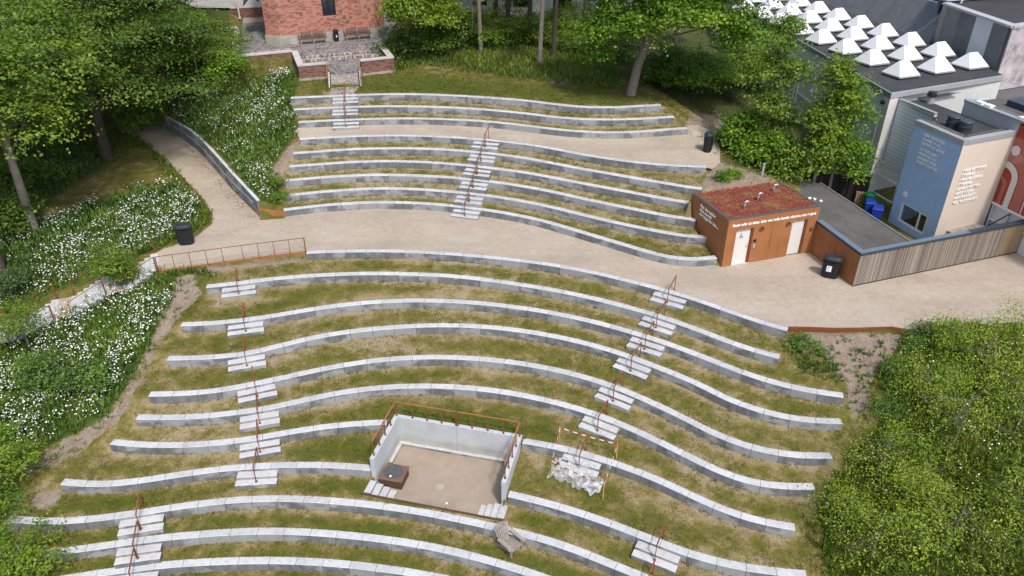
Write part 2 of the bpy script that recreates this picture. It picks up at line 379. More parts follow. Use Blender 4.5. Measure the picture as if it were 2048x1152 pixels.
# ------------------------------------------------------------------ the terraces: surveyed front edges of the bench rows
RISE, BH, BW = .52, .41, .36
U0 = .41
def ztop(k): return U0+(k-1)*RISE if k > 0 else (k+1)*RISE      # k>0 upper rows, k<0 lower rows
ROWS = {
 -1: [(612.5,507),(656,505),(700,504),(745,503.8),(790,503.8),(833,505.4),(876,508.3),(917,510.6),(960,514.8),(1003,518.8),(1077,527.5),(1100,531.2),(1155,540.7),(1196,549.3),(1240,560),(1285.5,571),(1330,583.5),(1375,596),(1422,612.5),(1469,629.6),(1519,646.5),(1574,662)],
 -2: [(411.7,575.7),(461,571),(509,564.4),(555,559),(601,555),(648,552.4),(693,550.5),(737,549.3),(781,549.7),(825,550.7),(870,552.5),(914,555.4),(956,560.2),(1000,565.8),(1043,572.2),(1087,579.3),(1130,587),(1174,596.8),(1219,607.9),(1266,620),(1312,633.5),(1358,649.5),(1406,667),(1454,686),(1505,704),(1558,717.2)],
 -3: [(360.5,651.9),(406,650.9),(450,647.6),(495,642.1),(543,635.3),(587,627.7),(634,619.6),(682,613),(729,608.1),(776,605),(821,603.6),(864,603.9),(908,605.3),(952,608.5),(996,613),(1040,618.3),(1085,625.3),(1130,634),(1176,644),(1222,656),(1268,669.5),(1315,684),(1363,701),(1410,719.3),(1460.5,739.8),(1515,759.5),(1572,775.8),(1628.5,787.5),(1688,795.3)],
 -4: [(332.8,720.5),(393,719.5),(449,716.5),(500,710),(551,697),(601.8,683.6),(651.6,673.4),(702,665.8),(750,660.4),(797,656.6),(844,654.2),(890,653.4),(936,654.6),(981,657.5),(1027,662.4),(1073,669),(1119,678),(1163.5,688),(1209,700.3),(1257,716),(1305,735),(1352,753),(1399,773),(1450.8,802),(1505.5,821.5),(1564,838),(1625.6,846.5),(1686,847.5)],
 -5: [(296,792.8),(346.5,792),(400,789.5),(452,783),(506,772),(559,760.5),(610,749.3),(662.5,738.1),(711,729.8),(761,723.2),(810,719.1),(858,717.4),(905,718),(951.6,720.5),(998,724.8),(1048,731.2),(1096,740),(1144.5,751.4),(1193,765.2),(1238,781),(1284,801),(1334,824),(1383,848.5),(1429,873.5),(1488,896),(1547.5,911),(1617,918),(1666,916.5)],
 -6: [(270.3,838.7),(317,839.8),(370,839),(427,835),(478,829),(535,821),(590,808.4),(644,796),(696,786.4),(746.5,780),(797,776.6),(847,775.6),(897,776.8),(948,780.4),(997,786.3),(1046,794.6),(1093,804.7),(1140.6,817),(1189.5,832.6),(1239,852),(1288,874),(1338,899),(1390,925),(1447,953),(1508,972),(1570,979.5),(1632,979)],
 -7: [(218.6,888.5),(250,892.5),(286,895),(343.6,895.6),(401,893.6),(459,888.5),(515,880.5),(571,870),(625,860.8),(680,854),(735,850.2),(773.8,848.8)],
 -70: [(1043.9,886.5),(1095,894.7),(1145,906),(1199,922.5),(1253,940),(1304.5,960.3),(1359,985),(1412,1011.5),(1471.5,1035.2),(1532,1052),(1591,1061)],
 -8: [(119.5,969),(170,974.6),(220.7,973.9),(283,966.5),(344,956.5),(406,947),(464.5,940.5),(522,936.4),(580,934.6),(634,934.6),(690,936.8),(740.8,941.4)],
 -80: [(1014.8,993.4),(1067.6,1005),(1122,1020.2),(1177,1038),(1232,1057.5),(1293,1081.5),(1353,1106),(1418,1126.5),(1485,1141.5),(1550,1151),(1615,1156)],
 -9: [(11,1043),(55.7,1048.5),(107.4,1049.3),(164,1046),(225,1039),(287,1029.5),(348.6,1019.6),(411.7,1011),(469,1005.3),(527,1002.7),(584.6,1002.8),(641,1005.6),(696,1010.3),(753.5,1016.4),(808,1024.3),(862.5,1033.4),(917,1044.2),(974,1056.8),(1032,1070.3),(1088,1085),(1146,1104),(1200,1127),(1264,1152),(1330,1179),(1400,1204)],
 -10: [(-70,1124),(0,1119.5),(70,1114),(144.5,1106.5),(209,1097),(273,1087.5),(335,1080),(396.5,1074.5),(455,1070.3),(516,1068),(576,1068.6),(634,1071.6),(691,1076.3),(748,1082.5),(803,1089.8),(860.5,1099.2),(919,1112.5),(978,1128),(1034,1144.6),(1090,1163),(1150,1186),(1210,1211)],
 -11: [(0,1186),(80,1172),(150,1160.5),(217,1150),(282,1141),(348,1134.3),(410,1130.4),(473,1128),(535,1127.2),(592,1128.4),(649,1131.4),(707,1136.8),(765,1143.8),(830,1153),(900,1167),(970,1184)],
 1: [(567.3,421.5),(606,416.4),(643,412.6),(683,409.2),(721,407),(761,406),(800.5,406.3),(838,408),(877.4,410.5),(914,414),(950.6,418.8),(987,423.8),(1024,430.3),(1061,437.5),(1100,447.5),(1138,459),(1175,470),(1212,481),(1264,496.4),(1311,511),(1354,519.6),(1387,521.8),(1412.5,520),(1435,516.5)],
 2: [(565,393.4),(599,389.8),(634.5,386),(671,382.8),(707.7,380.3),(745.5,378.6),(784.6,378.2),(824,379.6),(863,381.8),(901,384.8),(938,388.4),(975,392.8),(1014,398.6),(1049,404.7),(1085.5,412),(1123,421),(1161.7,431),(1199,440),(1239,449),(1280,457.4),(1322,466),(1365,473.5),(1389,476),(1413.6,476)],
 3: [(569,362.9),(616,358.5),(654,355.5),(693,353),(732,351.4),(770,351),(808,351.8),(848,353.1),(887,355.2),(921,358),(960,362),(998,366.7),(1035,372.4),(1070,378.4),(1108,386),(1143,394),(1180.5,402.3),(1218,410.2),(1258,418),(1300,427),(1343,435),(1391.4,441.5)],
 4: [(578,334),(633,330.4),(672,327.5),(711,325),(750,323.8),(788,323.7),(825,324.5),(861.5,326.2),(898,328.7),(943,333),(988.5,338.4),(1043,345.5),(1081,352),(1115,358.8),(1152,366),(1189,373),(1227,380),(1267,387.3),(1309,395.3),(1353,403.3),(1389,409.4)],
 5: [(585.6,308),(644,303.8),(682,300.6),(720,298.9),(759,298.1),(797,297.7),(835,298.2),(872.5,299.5),(909,301.7),(941,304.3),(980,308),(1018,312.8),(1055.5,318),(1090,325),(1125,332),(1163,339),(1200.4,345.8),(1240,352.5),(1280,359.6),(1321,366.5),(1363,373.6),(1403,379.4)],
 6: [(598.6,279.4),(635,277),(672,275),(707,273.5),(743,272.5),(780,272),(816,272),(855,273),(892,274.9),(927,277),(960,279.6),(1000,283.2),(1031,286.7),(1066,291.5),(1101,297.6),(1136,304.6),(1169,311),(1213,318),(1248,323),(1288,327.5),(1328,331),(1370,333.6),(1413,334.8)],
 7: [(596,245.2),(629,243.4),(662.5,242),(710,240),(759,238.4),(795,237.8),(831,238),(867,238.6),(902,239.8),(937,241.6),(972.6,243.8),(1016,248),(1060,253.2),(1100,258.5),(1140,262.8),(1189,265.6),(1230,266.2),(1267,265.2),(1305,262.6),(1343,259.6),(1376.7,257)],
 8: [(587.3,220),(624,218),(661,216.2),(719,214.4),(766,213.5),(814,213.5),(866,214.6),(919,216.6),(966,219.8),(1013,224),(1060,229),(1100,234.3),(1140,238.2),(1171,239.6),(1203,240.2),(1241,240),(1279,239),(1315,236.8),(1350,234.4)],
 9: [(580.8,196.4),(612,195.2),(644,194),(697,191.4),(750,189.8),(785,189),(821,189),(856,189.9),(892,191.3),(945,194),(997,197.5),(1060,202.8),(1100,208.5),(1140,213),(1164,214.8),(1188,215.8),(1218,215.8),(1248,215),(1285,212.6),(1322.8,210.6)],
}
def rk(k): return k//10 if k < -11 else k
def resample(pts, step):
    pts = np.array([(p[0],p[1]) for p in pts]); seg = np.hypot(*np.diff(pts, axis=0).T); s = np.r_[0, np.cumsum(seg)]
    n = max(2, int(s[-1]/step)+1); t = np.linspace(0, s[-1], n)
    return np.c_[np.interp(t, s, pts[:,0]), np.interp(t, s, pts[:,1])]
def smooth(pts, it):
    pts = pts.copy()
    for _ in range(it):
        q = pts.copy(); q[1:-1] = .25*pts[:-2]+.5*pts[1:-1]+.25*pts[2:]; pts = q
    return pts
class Row: pass
rows = {}
for k, px in ROWS.items():
    r = Row(); r.k = rk(k); r.z = ztop(r.k); r.sub = k < -11
    w = [P(x, y, r.z) for x, y in px]
    c = smooth(resample(w, .22), 16)
    r.c = resample(c, .135)
    d = np.gradient(r.c, axis=0); d /= np.hypot(d[:,0], d[:,1])[:,None]
    r.t = d; r.n = np.c_[-d[:,1], d[:,0]]                         # n points to the back
    seg = np.hypot(*np.diff(r.c, axis=0).T); r.s = np.r_[0, np.cumsum(seg)]
    rows[k] = r
def row_at_px(k, px):
    r = rows[k]; xs = np.array([Q(a, b, r.z)[0] for a, b in r.c]); i = int(np.argmin(abs(xs-px)))
    return r, i

# stage frame (sunken sand stage)
SB = Vector((-5.249, 26.295)); SU = Vector((.9715, -.2372)); SV = Vector((-.2372, -.9715))
SW, SD, SF = 5.75, 2.86, 3.74
ZF = -4.47; ZW = -2.93
def stg(s, t): p = SB+SU*s+SV*t; return (p.x, p.y)
# toilet building frame
TO = Vector((11.141, 34.81)); TU = Vector((.9511, .3088)); TV = Vector((-.3088, .9511)); TL, TD, TZ = 5.57, 3.70, 2.73
def toi(s, t): p = TO+TU*s+TV*t; return (p.x, p.y)
# left stairs frame
LO = Vector((-19.55, 36.38)); LD = Vector((-.9102, -.4142)); LW = Vector((.4142, -.9102))
def lst(s, t): p = LO+LD*s+LW*t; return (p.x, p.y)
def in_poly(x, y, poly):
    x = np.asarray(x, float); y = np.asarray(y, float); inside = np.zeros(x.shape, bool); n = len(poly)
    for i in range(n):
        (x0, y0), (x1, y1) = poly[i][:2], poly[(i+1)%n][:2]
        c = (y0 > y) != (y1 > y)
        with np.errstate(divide='ignore', invalid='ignore'):
            xi = (x1-x0)*(y-y0)/(y1-y0+1e-12)+x0
        inside ^= c & (x < xi)
    return inside
def poly_w(x, y, poly, soft):
    """1 inside, 0 outside, soft edge (distance to outline)"""
    x = np.asarray(x, float); y = np.asarray(y, float); d = np.full(x.shape, 1e9); n = len(poly)
    for i in range(n):
        ax, ay = poly[i][:2]; bx, by = poly[(i+1)%n][:2]; dx, dy = bx-ax, by-ay
        t = np.clip(((x-ax)*dx+(y-ay)*dy)/(dx*dx+dy*dy+1e-9), 0, 1)
        d = np.minimum(d, np.hypot(x-ax-t*dx, y-ay-t*dy))
    return np.clip(.5+np.where(in_poly(x, y, poly), d, -d)/(2*soft), 0, 1)

# ------------------------------------------------------------------ terrain: a triangulated survey with break lines
cv, ce = [], []                                                    # 3D points, constraint edges
def line(pts, closed=False):
    b = len(cv); cv.extend([tuple(p) for p in pts]); n = len(pts)
    ce.extend([(b+i, b+i+1) for i in range(n-1)])
    if closed: ce.append((b+n-1, b))
stage_out = [stg(-.25,-.25), stg(SW+.22,-.25), stg(SW+.22,SF+.02), stg(-.25,SF+.02)]
toi_out = [toi(-.12,-.12), toi(TL+.1,-.12), toi(TL+.1,TD+.1), toi(-.12,TD+.1)]
front_pts = []
for k, r in rows.items():
    for off, z, front in ((.07, r.z-BH, True), (BW-.06, r.z-.02, False)):
        c = r.c+r.n*off; keep = (r.s > .12) & (r.s < r.s[-1]-.12)
        c = c[keep][::3]
        ok = ~(in_poly(c[:,0], c[:,1], stage_out) | in_poly(c[:,0], c[:,1], toi_out))
        c = c[ok]
        line([(x, y, z) for x, y in c])
        if front and r.k not in (1, 7): front_pts += [(x, y) for x, y in c]
# stage: floor loop and the grass around it
line([(*stg(.04,.04),ZF), (*stg(SW-.04,.04),ZF), (*stg(SW-.04,SF-.02),ZF), (*stg(.04,SF-.02),ZF)], True)
line([(*stg(-.05,SF+.05),-4.13), (*stg(-.05,2.95),-4.07), (*stg(-.05,2.2),-3.66), (*stg(-.05,1.1),-3.5), (*stg(-.05,.7),-3.14), (*stg(-.05,-.05),-3.02),
      (*stg(SW+.05,-.05),-3.02), (*stg(SW+.05,.2),-3.13), (*stg(SW+.05,.42),-3.53), (*stg(SW+.05,2.6),-3.66), (*stg(SW+.05,3.0),-4.06), (*stg(SW+.05,SF+.05),-4.13)], True)
# toilet building: flat pad inside, soil bank behind
line([(*toi(.12,.12),-.02), (*toi(TL-.12,.12),-.02), (*toi(TL-.12,TD-.12),-.02), (*toi(.12,TD-.12),-.02)], True)
line([(*toi(.0,TD+.02),2.55), (*toi(2.5,TD+.02),2.5), (*toi(TL-.3,TD+.02),2.35)])
line([(*toi(-.02,-.02),-.02), (*toi(TL+.02,-.02),-.02)])
# retaining wall beside the path: foot and the bank on top
WALLPX = [(520,435),(496,410),(470,385),(452,364),(436,345),(419,325),(400,305),(381,289),(360,275),(331,257),(300,240)]
WALL = [P(x, y, 0).to_2d() for x, y in WALLPX]
wl = smooth(resample(WALL, .5), 6); wd = np.gradient(wl, axis=0); wd /= np.hypot(wd[:,0], wd[:,1])[:,None]
wn = np.c_[wd[:,1], -wd[:,0]]                                      # towards the bank (right of the walking direction up the path)
wh = np.interp(np.linspace(0,1,len(wl)), [0,.25,.6,1], [1.08,1.36,1.3,1.0])
line([(x, y, 0) for x, y in wl+wn*.04])
line([(x, y, h-.12) for (x, y), h in zip(wl+wn*.16, wh)])
# left stairs bed
def stair_z(s):
    q = s % 2.63; return -.8*(s//2.63) - (.8*min(q, 1.65)/1.65)
for t in (.08, 2.02):
    line([(*lst(s, t), stair_z(s)-.24) for s in np.arange(.1, 11, .33)])
# corten edges of the plaza
EDGE_L = [P(x, y, 0).to_2d() for x, y in ((612,503),(540,512),(470,521),(398,531),(318,542))]
EDGE_R = [P(x, y, 0).to_2d() for x, y in ((1577,655),(1620,656),(1668,658),(1720,657.5),(1783,655.5),(1815,660))]
line([(p.x, p.y, 0) for p in EDGE_L]); line([(p.x, p.y, 0) for p in EDGE_R])
line([(p.x+.02, p.y-.06, -h) for p, h in zip(EDGE_L, (.40,.38,.30,.2,.1))]); line([(p.x, p.y-.06, -h) for p, h in zip(EDGE_R, (.38,.34,.36,.3,.2,.05))])
# church terrace (paving level 5.5, garden walls round it)
ZT, ZC, ZL = 5.5, 5.75, 5.18
TA, TB, TC, TDD, TE, TF, TG = [Vector(p) for p in ((-20.784,56.593),(-16.756,58.283),(-15.251,54.006),(-13.296,54.703),(-11.005,55.417),(-8.776,56.444),(-10.382,61.246))]
TA2 = Vector((-24.2, 74.5))
def lerp2(a, b, t): return a+(b-a)*t
spots = [  # px, py, z : the lie of the land
 (470,140,4.5),(530,131,4.6),(590,120,4.7),(598,164,4.55),(640,160,4.5),(730,146,4.5),(788,140,4.65),
 (560,130,4.5),(520,165,3.7),(480,200,2.7),(440,230,2.0),(400,150,3.4),(540,240,2.9),(575,230,3.4),(520,300,2.2),(540,350,1.7),(560,390,.9),(566,415,.45),(480,270,2.0),(330,200,1.7),(300,150,2.0),
 (130,190,.3),(0,200,.1),(0,60,.8),(60,330,-.1),(200,330,0),(280,290,0),(340,370,0),(300,420,0),(395,440,0),(345,490,0),(310,505,0),(200,450,-.15),(120,480,-.3),(40,500,-.6),(0,560,-1.2),(200,520,-.6),(100,570,-1.4),
 (340,548,-.15),(380,555,-.35),(330,600,-.75),(300,650,-1.15),(270,700,-1.6),(240,760,-2.1),(210,820,-2.65),(150,890,-3.4),(60,950,-3.95),(0,980,-4.25),
 (230,640,-1.5),(150,700,-2.2),(80,740,-2.8),(0,800,-3.4),(100,830,-3.1),(0,880,-3.9),(160,790,-2.7),(-200,700,-4),(-200,1000,-5),(-150,560,-2),
 (400,545,-.3),(480,535,-.38),(560,525,-.4),(395,600,-.85),
 (1590,690,-.42),(1640,700,-.6),(1700,690,-.55),(1760,680,-.35),(1820,668,-.08),(1900,655,-.02),(2048,642,0),(2200,640,0),(1600,760,-1.0),(1710,800,-1.25),(1715,850,-1.7),(1700,915,-2.2),(1665,980,-2.75),(1625,1062,-3.3),(1640,1120,-3.6),
 (1780,740,-.8),(1800,820,-1.3),(1900,760,-.7),(2048,760,-.6),(2048,900,-1.6),(1850,950,-2.3),(1780,1080,-3.3),(2048,1100,-2.8),(2200,1000,-2.2),(1720,1152,-3.9),(2048,1250,-3.8),(1750,1300,-4.8),
 (800,175,4.5),(1000,170,4.55),(1200,195,4.5),(1290,195,4.45),(850,120,4.75),(1000,110,4.9),(1150,110,4.9),(1250,140,4.7),(1345,200,4.2),(1380,222,3.7),(1410,240,3.25),(1440,262,3.0),(1436,300,3.0),(1432,330,2.97),(1450,335,2.92),(1490,348,2.7),(1470,300,2.9),(1500,240,1.8),(1560,360,2.3),(1590,372,2.05),(1600,350,1.7),(1520,300,2.4),
 (1000,60,5.2),(1400,100,3.5),(1560,200,1.2),
]
for x, y, z in spots: cv.append(tuple(P(x, y, z)))
for p in [(-24,6,-7),(0,6,-7.2),(24,6,-6.5),(60,6,-6),(-60,6,-7),(-60,30,-3),(-60,60,0),(-60,130,6),(0,130,6),(60,130,6),(60,60,0),(60,36,0),(40,36,0),(45,24,-1),(-45,60,.4),(-40,45,0),(-33,71.5,6.2),(-27.5,71.9,6.2),(-29,72.5,6.2),(-26,72.7,6.2),(-36,80,6.2),(-45,110,6.2),(-22,110,6.2),(-40,70,4),(-38,60,1.5),
          (-18,80,5.5),(-5,75,5.3),(6,70,5.0),(12,62,4.2),(16,52,1.0),(19,46,.2),(21.2,42,0),(23,60,.2),(35,50,0),(30,70,.2),(12,80,4.5),(20,33.5,0),(24,37,0),(20.6,38.0,0),(19.6,41.3,.2),(18.2,45,.6)]: cv.append(p)
# terrace pad
for poly, z in (([TA, TB, (-16.2,57.9), (-10.3,60.1), TG, (-9.4,68), (-12,80), TA2], ZT-.12),):
    line([(p[0]+(.0), p[1], z) for p in poly], True)
for a, b in ((TC,TDD),(TE,TF)):
    n = Vector((-(b-a).y, (b-a).x)).normalized()
    line([(*(a+n*.2),ZL-.4), (*(b+n*.2),ZL-.4)]); line([(*(a-n*.02),4.62), (*(b-n*.02),4.62)])
line([(-15.9,57.2,4.8),(-10.1,59.2,4.8)])
na = Vector((-(TB-TA).y, (TB-TA).x)).normalized(); line([(*(TA-na*.12),4.6), (*(TB-na*.12-(TB-TA).normalized()*.1),4.65)])

def cdt(pts3, edges):
    v2 = [Vector((p[0], p[1])) for p in pts3]
    ov, oe, of, ovi, _, _ = delaunay_2d_cdt(v2, edges, [], 0, 1e-4)
    z = []
    zs = np.array([p[2] for p in pts3]); xy = np.array([(p[0],p[1]) for p in pts3])
    for p, src in zip(ov, ovi):
        if src: z.append(pts3[src[0]][2])
        else:
            d = (xy[:,0]-p.x)**2+(xy[:,1]-p.y)**2; i = np.argsort(d)[:2]; z.append(float(zs[i].mean()))
    return [(p.x, p.y, zz) for p, zz in zip(ov, z)], [tuple(f) for f in of]
V1, F1 = cdt(cv, ce)
BV = BVHTree.FromPolygons(V1, F1)
def gz(x, y):
    h = BV.ray_cast(Vector((x, y, 60)), Vector((0,0,-1)))
    return h[0].z if h[0] is not None else -5.0
def on_ground(px, py):
    """world point where the pixel's sight line meets the land"""
    u = (px-1024)/FPX; v = (py-576)/FPX
    h = BV.ray_cast(Vector((0,0,CAMH)), Vector((u, CT-v*ST, -ST-v*CT)).normalized())
    return h[0] if h[0] is not None else P(px, py, 0)

# gravel areas (outlines)
def rline(k, off, a=0, b=None):
    r = rows[k]; c = (r.c+r.n*off)[::4]; return [tuple(p) for p in c]
PATH_L = [(345,493),(395,472),(424,448),(425,432),(415,412),(390,380),(352,340),(322,312),(288,284),(258,268),(232,252),(205,236),(170,215),(120,192),(60,170)]
plaza = [tuple(p) for p in wl+wn*.05] + [tuple(P(x,y,0).to_2d()) for x, y in ((255,222),(200,196),(120,165),(60,150))] \
      + [tuple(P(x,y,0).to_2d()) for x, y in PATH_L[::-1]] + [tuple(P(x,y,0).to_2d()) for x, y in ((330,497),(313,505))] + [lst(.1,.0), lst(.1,2.05)] \
      + [tuple(p+Vector((0,.02))) for p in EDGE_L[::-1]] + rline(-1, BW-.05) + [tuple(p+Vector((0,.02))) for p in EDGE_R] \
      + [tuple(P(x,y,0).to_2d()) for x, y in ((1860,655),(1940,650),(2048,644),(2200,641))] + [(45,30.8),(45,42.0),(28.6,36.75),(17.3,32.85)] \
      + [toi(TL-.03,.06), toi(.06,.06)] + rline(1, .06)[::-1]
path2 = rline(6, BW-.05) + [tuple(P(x,y,3.0).to_2d()) for x, y in ((1425,336),(1440,325),(1440,300),(1432,278),(1415,264),(1392,260),(1372,266))] + rline(7, .06)[::-1] + [tuple(P(590,262,3.0).to_2d())]
def sheet(poly, z, step=1.0, zf=None):
    """flat area triangulated with inner points; slight undulation"""
    pts = [(x, y, z) for x, y in poly]; n = len(pts); ed = [(i, (i+1)%n) for i in range(n)]
    a = np.array(poly); gx, gy = np.meshgrid(np.arange(a[:,0].min(), a[:,0].max(), step), np.arange(a[:,1].min(), a[:,1].max(), step))
    gx = gx.ravel(); gy = gy.ravel(); k = in_poly(gx, gy, poly) & (poly_w(gx, gy, poly, .15) >= 1)
    pts += [(x, y, z+rnd(-.006,.006)) for x, y in zip(gx[k], gy[k])]
    if zf: pts = [(p[0], p[1], zf(p[0], p[1])) for p in pts]
    v, f = cdt(pts, ed)
    out = []
    for t in f:
        cx = sum(v[i][0] for i in t)/3; cy = sum(v[i][1] for i in t)/3
        if in_poly([cx],[cy],poly)[0]: out.append(t)
    return v, out
def gravel():
    t = NT('gravel'); p = t.pos()
    a = t.noise(p, .35, 4); b = t.noise(p, 3.0, 5, .7); c = t.noise(p, 38, 3, .7)
    f = t.math('ADD', t.math('ADD', t.math('MULTIPLY', a, .35), t.math('MULTIPLY', b, .35)), t.math('MULTIPLY', c, .45))
    col = t.ramp(f, [(.32, (.225,.182,.135)), (.56, (.385,.325,.258)), (.8, (.51,.445,.365))])
    pale = t.mr(t.noise(t.mapped(p,(.25,.9,1)), 1, 3), .5, .72, 0, .35)
    col = t.mix(pale, col, (.42,.385,.335))
    worn_ = t.mr(t.noise(t.mapped(p,(.10,.55,1),(0,0,.12)), 1, 4, .5), .52, .62, 0, .30)
    col = t.mix(worn_, col, (.30,.25,.20))
    damp = t.mr(t.noise(p, .22, 5, .65), .60, .72, 0, .32)
    col = t.mix(damp, col, (.24,.20,.165))
    speck = t.mr(t.noise(p, 9, 2), .68, .74, 0, .55)
    col = t.mix(speck, col, (.17,.12,.09))
    t.bump(t.noise(p, 55, 3), .35, .012)
    return t.fin(col, .95, .15)
M['gravel'] = gravel()
for nm, poly, z in (('gravel_plaza', plaza, .012), ('gravel_path', path2, 3.035)):
    v, f = sheet(poly, z, zf=(lambda x, y: max(2.9, gz(x, y))+.028) if nm == 'gravel_path' else None)
    mb = MB(); mb.add(v, f); structure(mb, nm, M['gravel'])

# fine ground mesh: survey break lines + a grid
g = []
for x0, x1, y0, y1, st in ((-21,19,15,48,.45), (-55,50,7,100,1.1)):
    gx, gy = np.meshgrid(np.arange(x0, x1, st), np.arange(y0, y1, st)); gx = gx.ravel(); gy = gy.ravel()
    gx = gx+RNG.uniform(-.3,.3,len(gx))*st; gy = gy+RNG.uniform(-.3,.3,len(gy))*st
    if st > 1: k = ~((gx>-21)&(gx<19)&(gy>15)&(gy<48)); gx, gy = gx[k], gy[k]
    k = ~in_poly(gx, gy, stage_out); gx, gy = gx[k], gy[k]
    g += list(zip(gx, gy))
flat = in_poly([p[0] for p in g], [p[1] for p in g], plaza) | in_poly([p[0] for p in g], [p[1] for p in g], path2)
pts = cv + [(x, y, gz(x, y)+(-.03 if fl else rnd(-.02,.025))) for (x, y), fl in zip(g, flat)]
V2, F2 = cdt(pts, ce)
V2 = np.array(V2)
# what grows where (traced areas, stored on the land as weights)
qp = np.array([Q(*v) for v in V2]); qx, qy = qp[:,0], qp[:,1]
MEADOWS = [
 [(316,556),(350,548),(362,575),(345,610),(318,650),(300,690),(262,760),(222,822),(160,862),(70,905),(-20,930),(-80,1000),(-250,980),(-250,650),(-20,705),(60,662),(128,628),(215,588),(300,548)],
 [(306,500),(338,484),(405,445),(412,425),(385,392),(345,368),(255,385),(150,420),(80,452),(-20,500),(-20,640),(105,588),(205,548)],
 [(455,170),(520,125),(588,150),(582,200),(596,262),(568,300),(545,330),(556,362),(566,392),(545,412),(520,400),(470,340),(425,293),(352,240),(340,222)],
 [(1815,668),(1850,655),(2060,650),(2060,1160),(1650,1160),(1640,1000),(1720,900),(1790,830),(1775,790),(1745,752),(1790,700)]]
WOODS = [[(-300,-200),(460,-200),(462,115),(455,160),(350,215),(300,235),(230,215),(130,190),(120,260),(230,300),(200,340),(60,420),(-20,520),(-300,560)],
         [(785,145),(860,125),(1000,150),(1150,165),(1235,155),(1330,190),(1420,235),(1470,300),(1440,330),(1500,340),(1700,360),(1760,60),(1500,-60),(780,-60)]]
SOILS = [[(345,556),(392,548),(402,590),(352,640),(318,690),(285,752),(240,840),(160,905),(60,950),(40,930),(150,870),(225,825),(262,760),(300,690),(330,630)],
         [(1580,662),(1810,668),(1790,705),(1745,755),(1740,800),(1712,860),(1692,800),(1692,770),(1655,725),(1640,690),(1600,680)],
         [(55,1000),(100,975),(128,985),(112,1012),(75,1028)], [(535,352),(560,318),(578,292),(600,285),(590,310),(568,340),(560,372)],
         [(1392,385),(1432,322),(1495,342),(1565,362),(1470,380)], [(1385,222),(1440,228),(1455,265),(1420,270),(1370,250)],
         [(395,538),(480,528),(612,514),(612,525),(500,536),(410,552)],
         [(1085,152),(1135,148),(1150,165),(1095,172)], [(310,600),(330,590),(340,610),(320,640)]]
LUSH = [[(585,152),(790,145),(1000,165),(1240,185),(1330,203),(1100,205),(900,188),(720,188)], [(560,905),(735,860),(745,925),(600,925)], [(130,985),(300,975),(480,950),(480,975),(300,1010),(150,1035),(60,1040)],
        [(100,1080),(230,1065),(225,1090),(60,1110)], [(740,200),(1000,206),(1180,228),(1100,228),(900,212),(720,208)], [(800,820),(1000,830),(1100,860),(1050,880),(830,850)], [(640,950),(735,945),(735,985),(600,985)],
        [(1040,1010),(1140,1035),(1170,1055),(1100,1055),(1040,1035)], [(1030,880),(1170,910),(1100,885),(1050,870)], [(330,548),(412,540),(430,560),(380,640),(330,650),(310,620)], [(410,632),(520,610),(640,570),(640,585),(540,620),(420,650)],
        [(1250,1040),(1330,1060),(1345,1075),(1280,1062)], [(590,840),(760,812),(790,830),(745,910),(600,900)], [(330,1010),(900,1060),(1250,1180),(1250,1250),(-50,1250),(60,1080)]]
def blur_w(polys, soft): 
    w = np.zeros(len(V2))
    for p in polys: w = np.maximum(w, poly_w(qx, qy, p, soft))
    return w
from mathutils.kdtree import KDTree
kd = KDTree(len(front_pts))
for i, p in enumerate(front_pts): kd.insert((p[0], p[1], 0), i)
kd.balance()
worn = np.array([math.exp(-(kd.find((x, y, 0))[2]/.34)**2) for x, y, _ in V2])
DRY = [[(1225,950),(1290,965),(1345,995),(1402,1025),(1390,1050),(1300,1020),(1240,1000)], [(425,585),(520,590),(560,600),(500,618),(430,615)], [(700,590),(860,585),(1000,598),(900,600),(760,604)], [(560,700),(640,690),(600,720),(520,740)],
       [(640,690),(760,680),(860,690),(780,705)], [(1190,640),(1270,655),(1300,680),(1230,670)], [(1180,840),(1300,850),(1330,880),(1230,870)], [(290,810),(420,808),(500,800),(480,815),(330,825)], [(600,262),(700,285),(640,285)], [(1200,345),(1400,362),(1390,372),(1250,362)], [(1060,900),(1110,920),(1080,950),(1050,930)]]
for p_ in DRY: worn = np.maximum(worn, .85*poly_w(qx, qy, p_, 10))
worn = np.where(in_poly(V2[:,0], V2[:,1], stage_out), 0, worn)
attrs = dict(meadow=blur_w(MEADOWS, 14), wood=blur_w(WOODS, 22), soil=blur_w(SOILS, 9), lush=blur_w(LUSH, 11), worn=worn)
